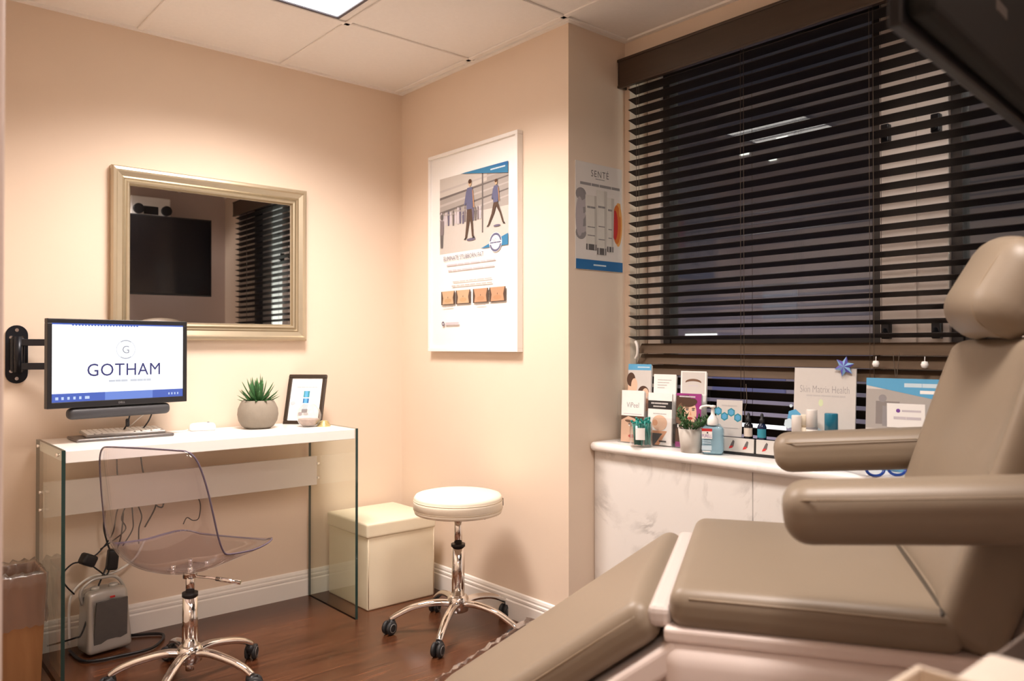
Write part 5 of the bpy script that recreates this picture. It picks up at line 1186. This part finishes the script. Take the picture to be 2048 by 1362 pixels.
# ================================================================== SUPPLY TROLLEY right by the camera
def trolley():
    t = thing('supply_trolley', 'white supply trolley beside the treatment chair, at the lower right', 'trolley', (-1.44, -3.19, 0))
    for z in (0.25, 0.795):
        b = B(); box(b, (-0.24, -0.115, z-0.02), (0.36, 0.085, z), 0.004); obj('shelf', b, M_white, t)
    for x in (-0.225, 0.345):
        for y in (-0.10, 0.07):
            b = B(); cyl(b, (x, y, 0.05), (x, y, 0.795), 0.010, seg=12); obj('post', b, M_chrome, t)
            b = B(); cyl(b, (x-0.008, y, 0.025), (x+0.008, y, 0.025), 0.025, seg=18); box(b, (x-0.010, y-0.012, 0.03), (x+0.010, y+0.012, 0.055), 0.002); obj('wheel', b, M_rubber, t)
    z = 0.7955
    b = B(); x0, x1, y0, y1 = -1.64, -1.467, -3.29, -3.124; w = 0.006
    box(b, (x0, y0, z), (x1, y1, z+0.004)); box(b, (x0, y1-w, z), (x1, y1, z+0.075), 0.001); box(b, (x1-w, y0, z), (x1, y1-w, z+0.075), 0.001); box(b, (x0, y0, z), (x0+w, y1-w, z+0.075), 0.001); box(b, (x0+w, y0, z), (x1-w, y0+w, z+0.075), 0.001)
    tag(obj('open_box', b, mat('cream_card', (0.66, 0.56, 0.45), 0.7, noise=0.03, nscale=15)), 'open cream cardboard box on the trolley by the chair', 'box')
    f = thing('folded_towel', 'folded pale towel on the trolley between the box and grey bin', 'towel', (-1.389, -3.21, z))
    for k in range(4):
        b = B(); rbox(b, (0.066, 0.080, 0.0065), 0.006, Matrix.Translation((0.002*(k % 2), -0.001*k, 0.0065+0.0132*k)), n=4); obj('fold', b, mat('towel_cotton', (0.80, 0.72, 0.62), 0.9, noise=0.05, nscale=80, bump=0.5, bscale=400), f)
    b = B(); x0, x1, y0, y1 = -1.272, -1.12, -3.29, -3.122; w = 0.004
    box(b, (x0, y0, z), (x1, y1, z+0.004)); box(b, (x0, y1-w, z), (x1, y1, z+0.034), 0.001); box(b, (x1-w, y0, z), (x1, y1-w, z+0.034), 0.001); box(b, (x0, y0, z), (x0+w, y1-w, z+0.034), 0.001); box(b, (x0+w, y0, z), (x1-w, y0+w, z+0.034), 0.001)
    tag(obj('storage_bin', b, mat('grey_bin', (0.22, 0.18, 0.155), 0.4, noise=0.03, nscale=15)), 'open grey plastic bin on the trolley beside the folded towel', 'bin')
trolley()

# ================================================================== TELEVISION on a swing arm, upper right
def television():
    A_, B_ = Vector((-1.186, -2.975, 0)), Vector((0.06, -2.874, 0)); d = B_-A_; a = math.atan2(d.y, d.x); w = d.length; h = 0.605
    t = thing('television', 'black wall-mounted television seen from behind and below, upper right', 'television', (A_.x, A_.y, 1.56), a)
    b = B(); box(b, (0, -0.018, 0), (w, 0, h), 0.003); obj('bezel', b, M_black, t)
    b = B(); box(b, (0.010, 0.0002, 0.014), (w-0.010, 0.002, h-0.010), 0); obj('screen', b, mat('tv_screen', (0.006, 0.006, 0.008), 0.12, noise=0.05, nscale=3), t)
    b = B(); box(b, (0.012, -0.052, 0.012), (w-0.012, -0.016, h-0.012), 0.012, 3); obj('back_cover', b, mat('tv_back', (0.006, 0.007, 0.006), 0.75, noise=0.1, nscale=30), t)
    for q in ((0.30, 0.10, 0.36, 0.118), (0.48, 0.06, 0.53, 0.074)):
        b = B(); box(b, (q[0], -0.0535, q[1]), (q[2], -0.051, q[3]), 0.001, 1); obj('port_label', b, mat('port_grey', (0.10, 0.09, 0.08), 0.5, noise=0.1, nscale=40), t)
    b = B(); box(b, (w/2-0.12, -0.075, 0.2), (w/2+0.12, -0.050, 0.42), 0.004); box(b, (w/2-0.03, -0.37, 0.29), (w/2+0.03, -0.07, 0.33), 0.004); box(b, (w/2-0.10, -0.385, 0.20), (w/2+0.10, -0.37, 0.42), 0.004); obj('wall_bracket', b, M_blackm, t)
television()
def emergency_light():
    t = thing('emergency_light', 'white twin-lamp emergency light high on the rear wall, in the mirror', 'emergency light', (-0.29, YR, 2.20))
    b = B(); box(b, (-0.15, 0, 0), (0.15, 0.09, 0.16), 0.01, 3); obj('housing', b, M_white, t)
    b = B(); box(b, (-0.055, 0.088, 0.02), (0.055, 0.094, 0.085), 0.004); obj('panel', b, M_black, t)
    for s in (-1, 1):
        b = B(); lathe(b, [(0.020, 0), (0.038, 0.03), (0.040, 0.06), (0.034, 0.062), (0, 0.058)], seg=24, M=Matrix.Translation((s*0.105, 0.085, 0.052)) @ Matrix.Rotation(-PI/2, 4, 'X')); obj('lamp_head', b, M_black, t)
emergency_light()
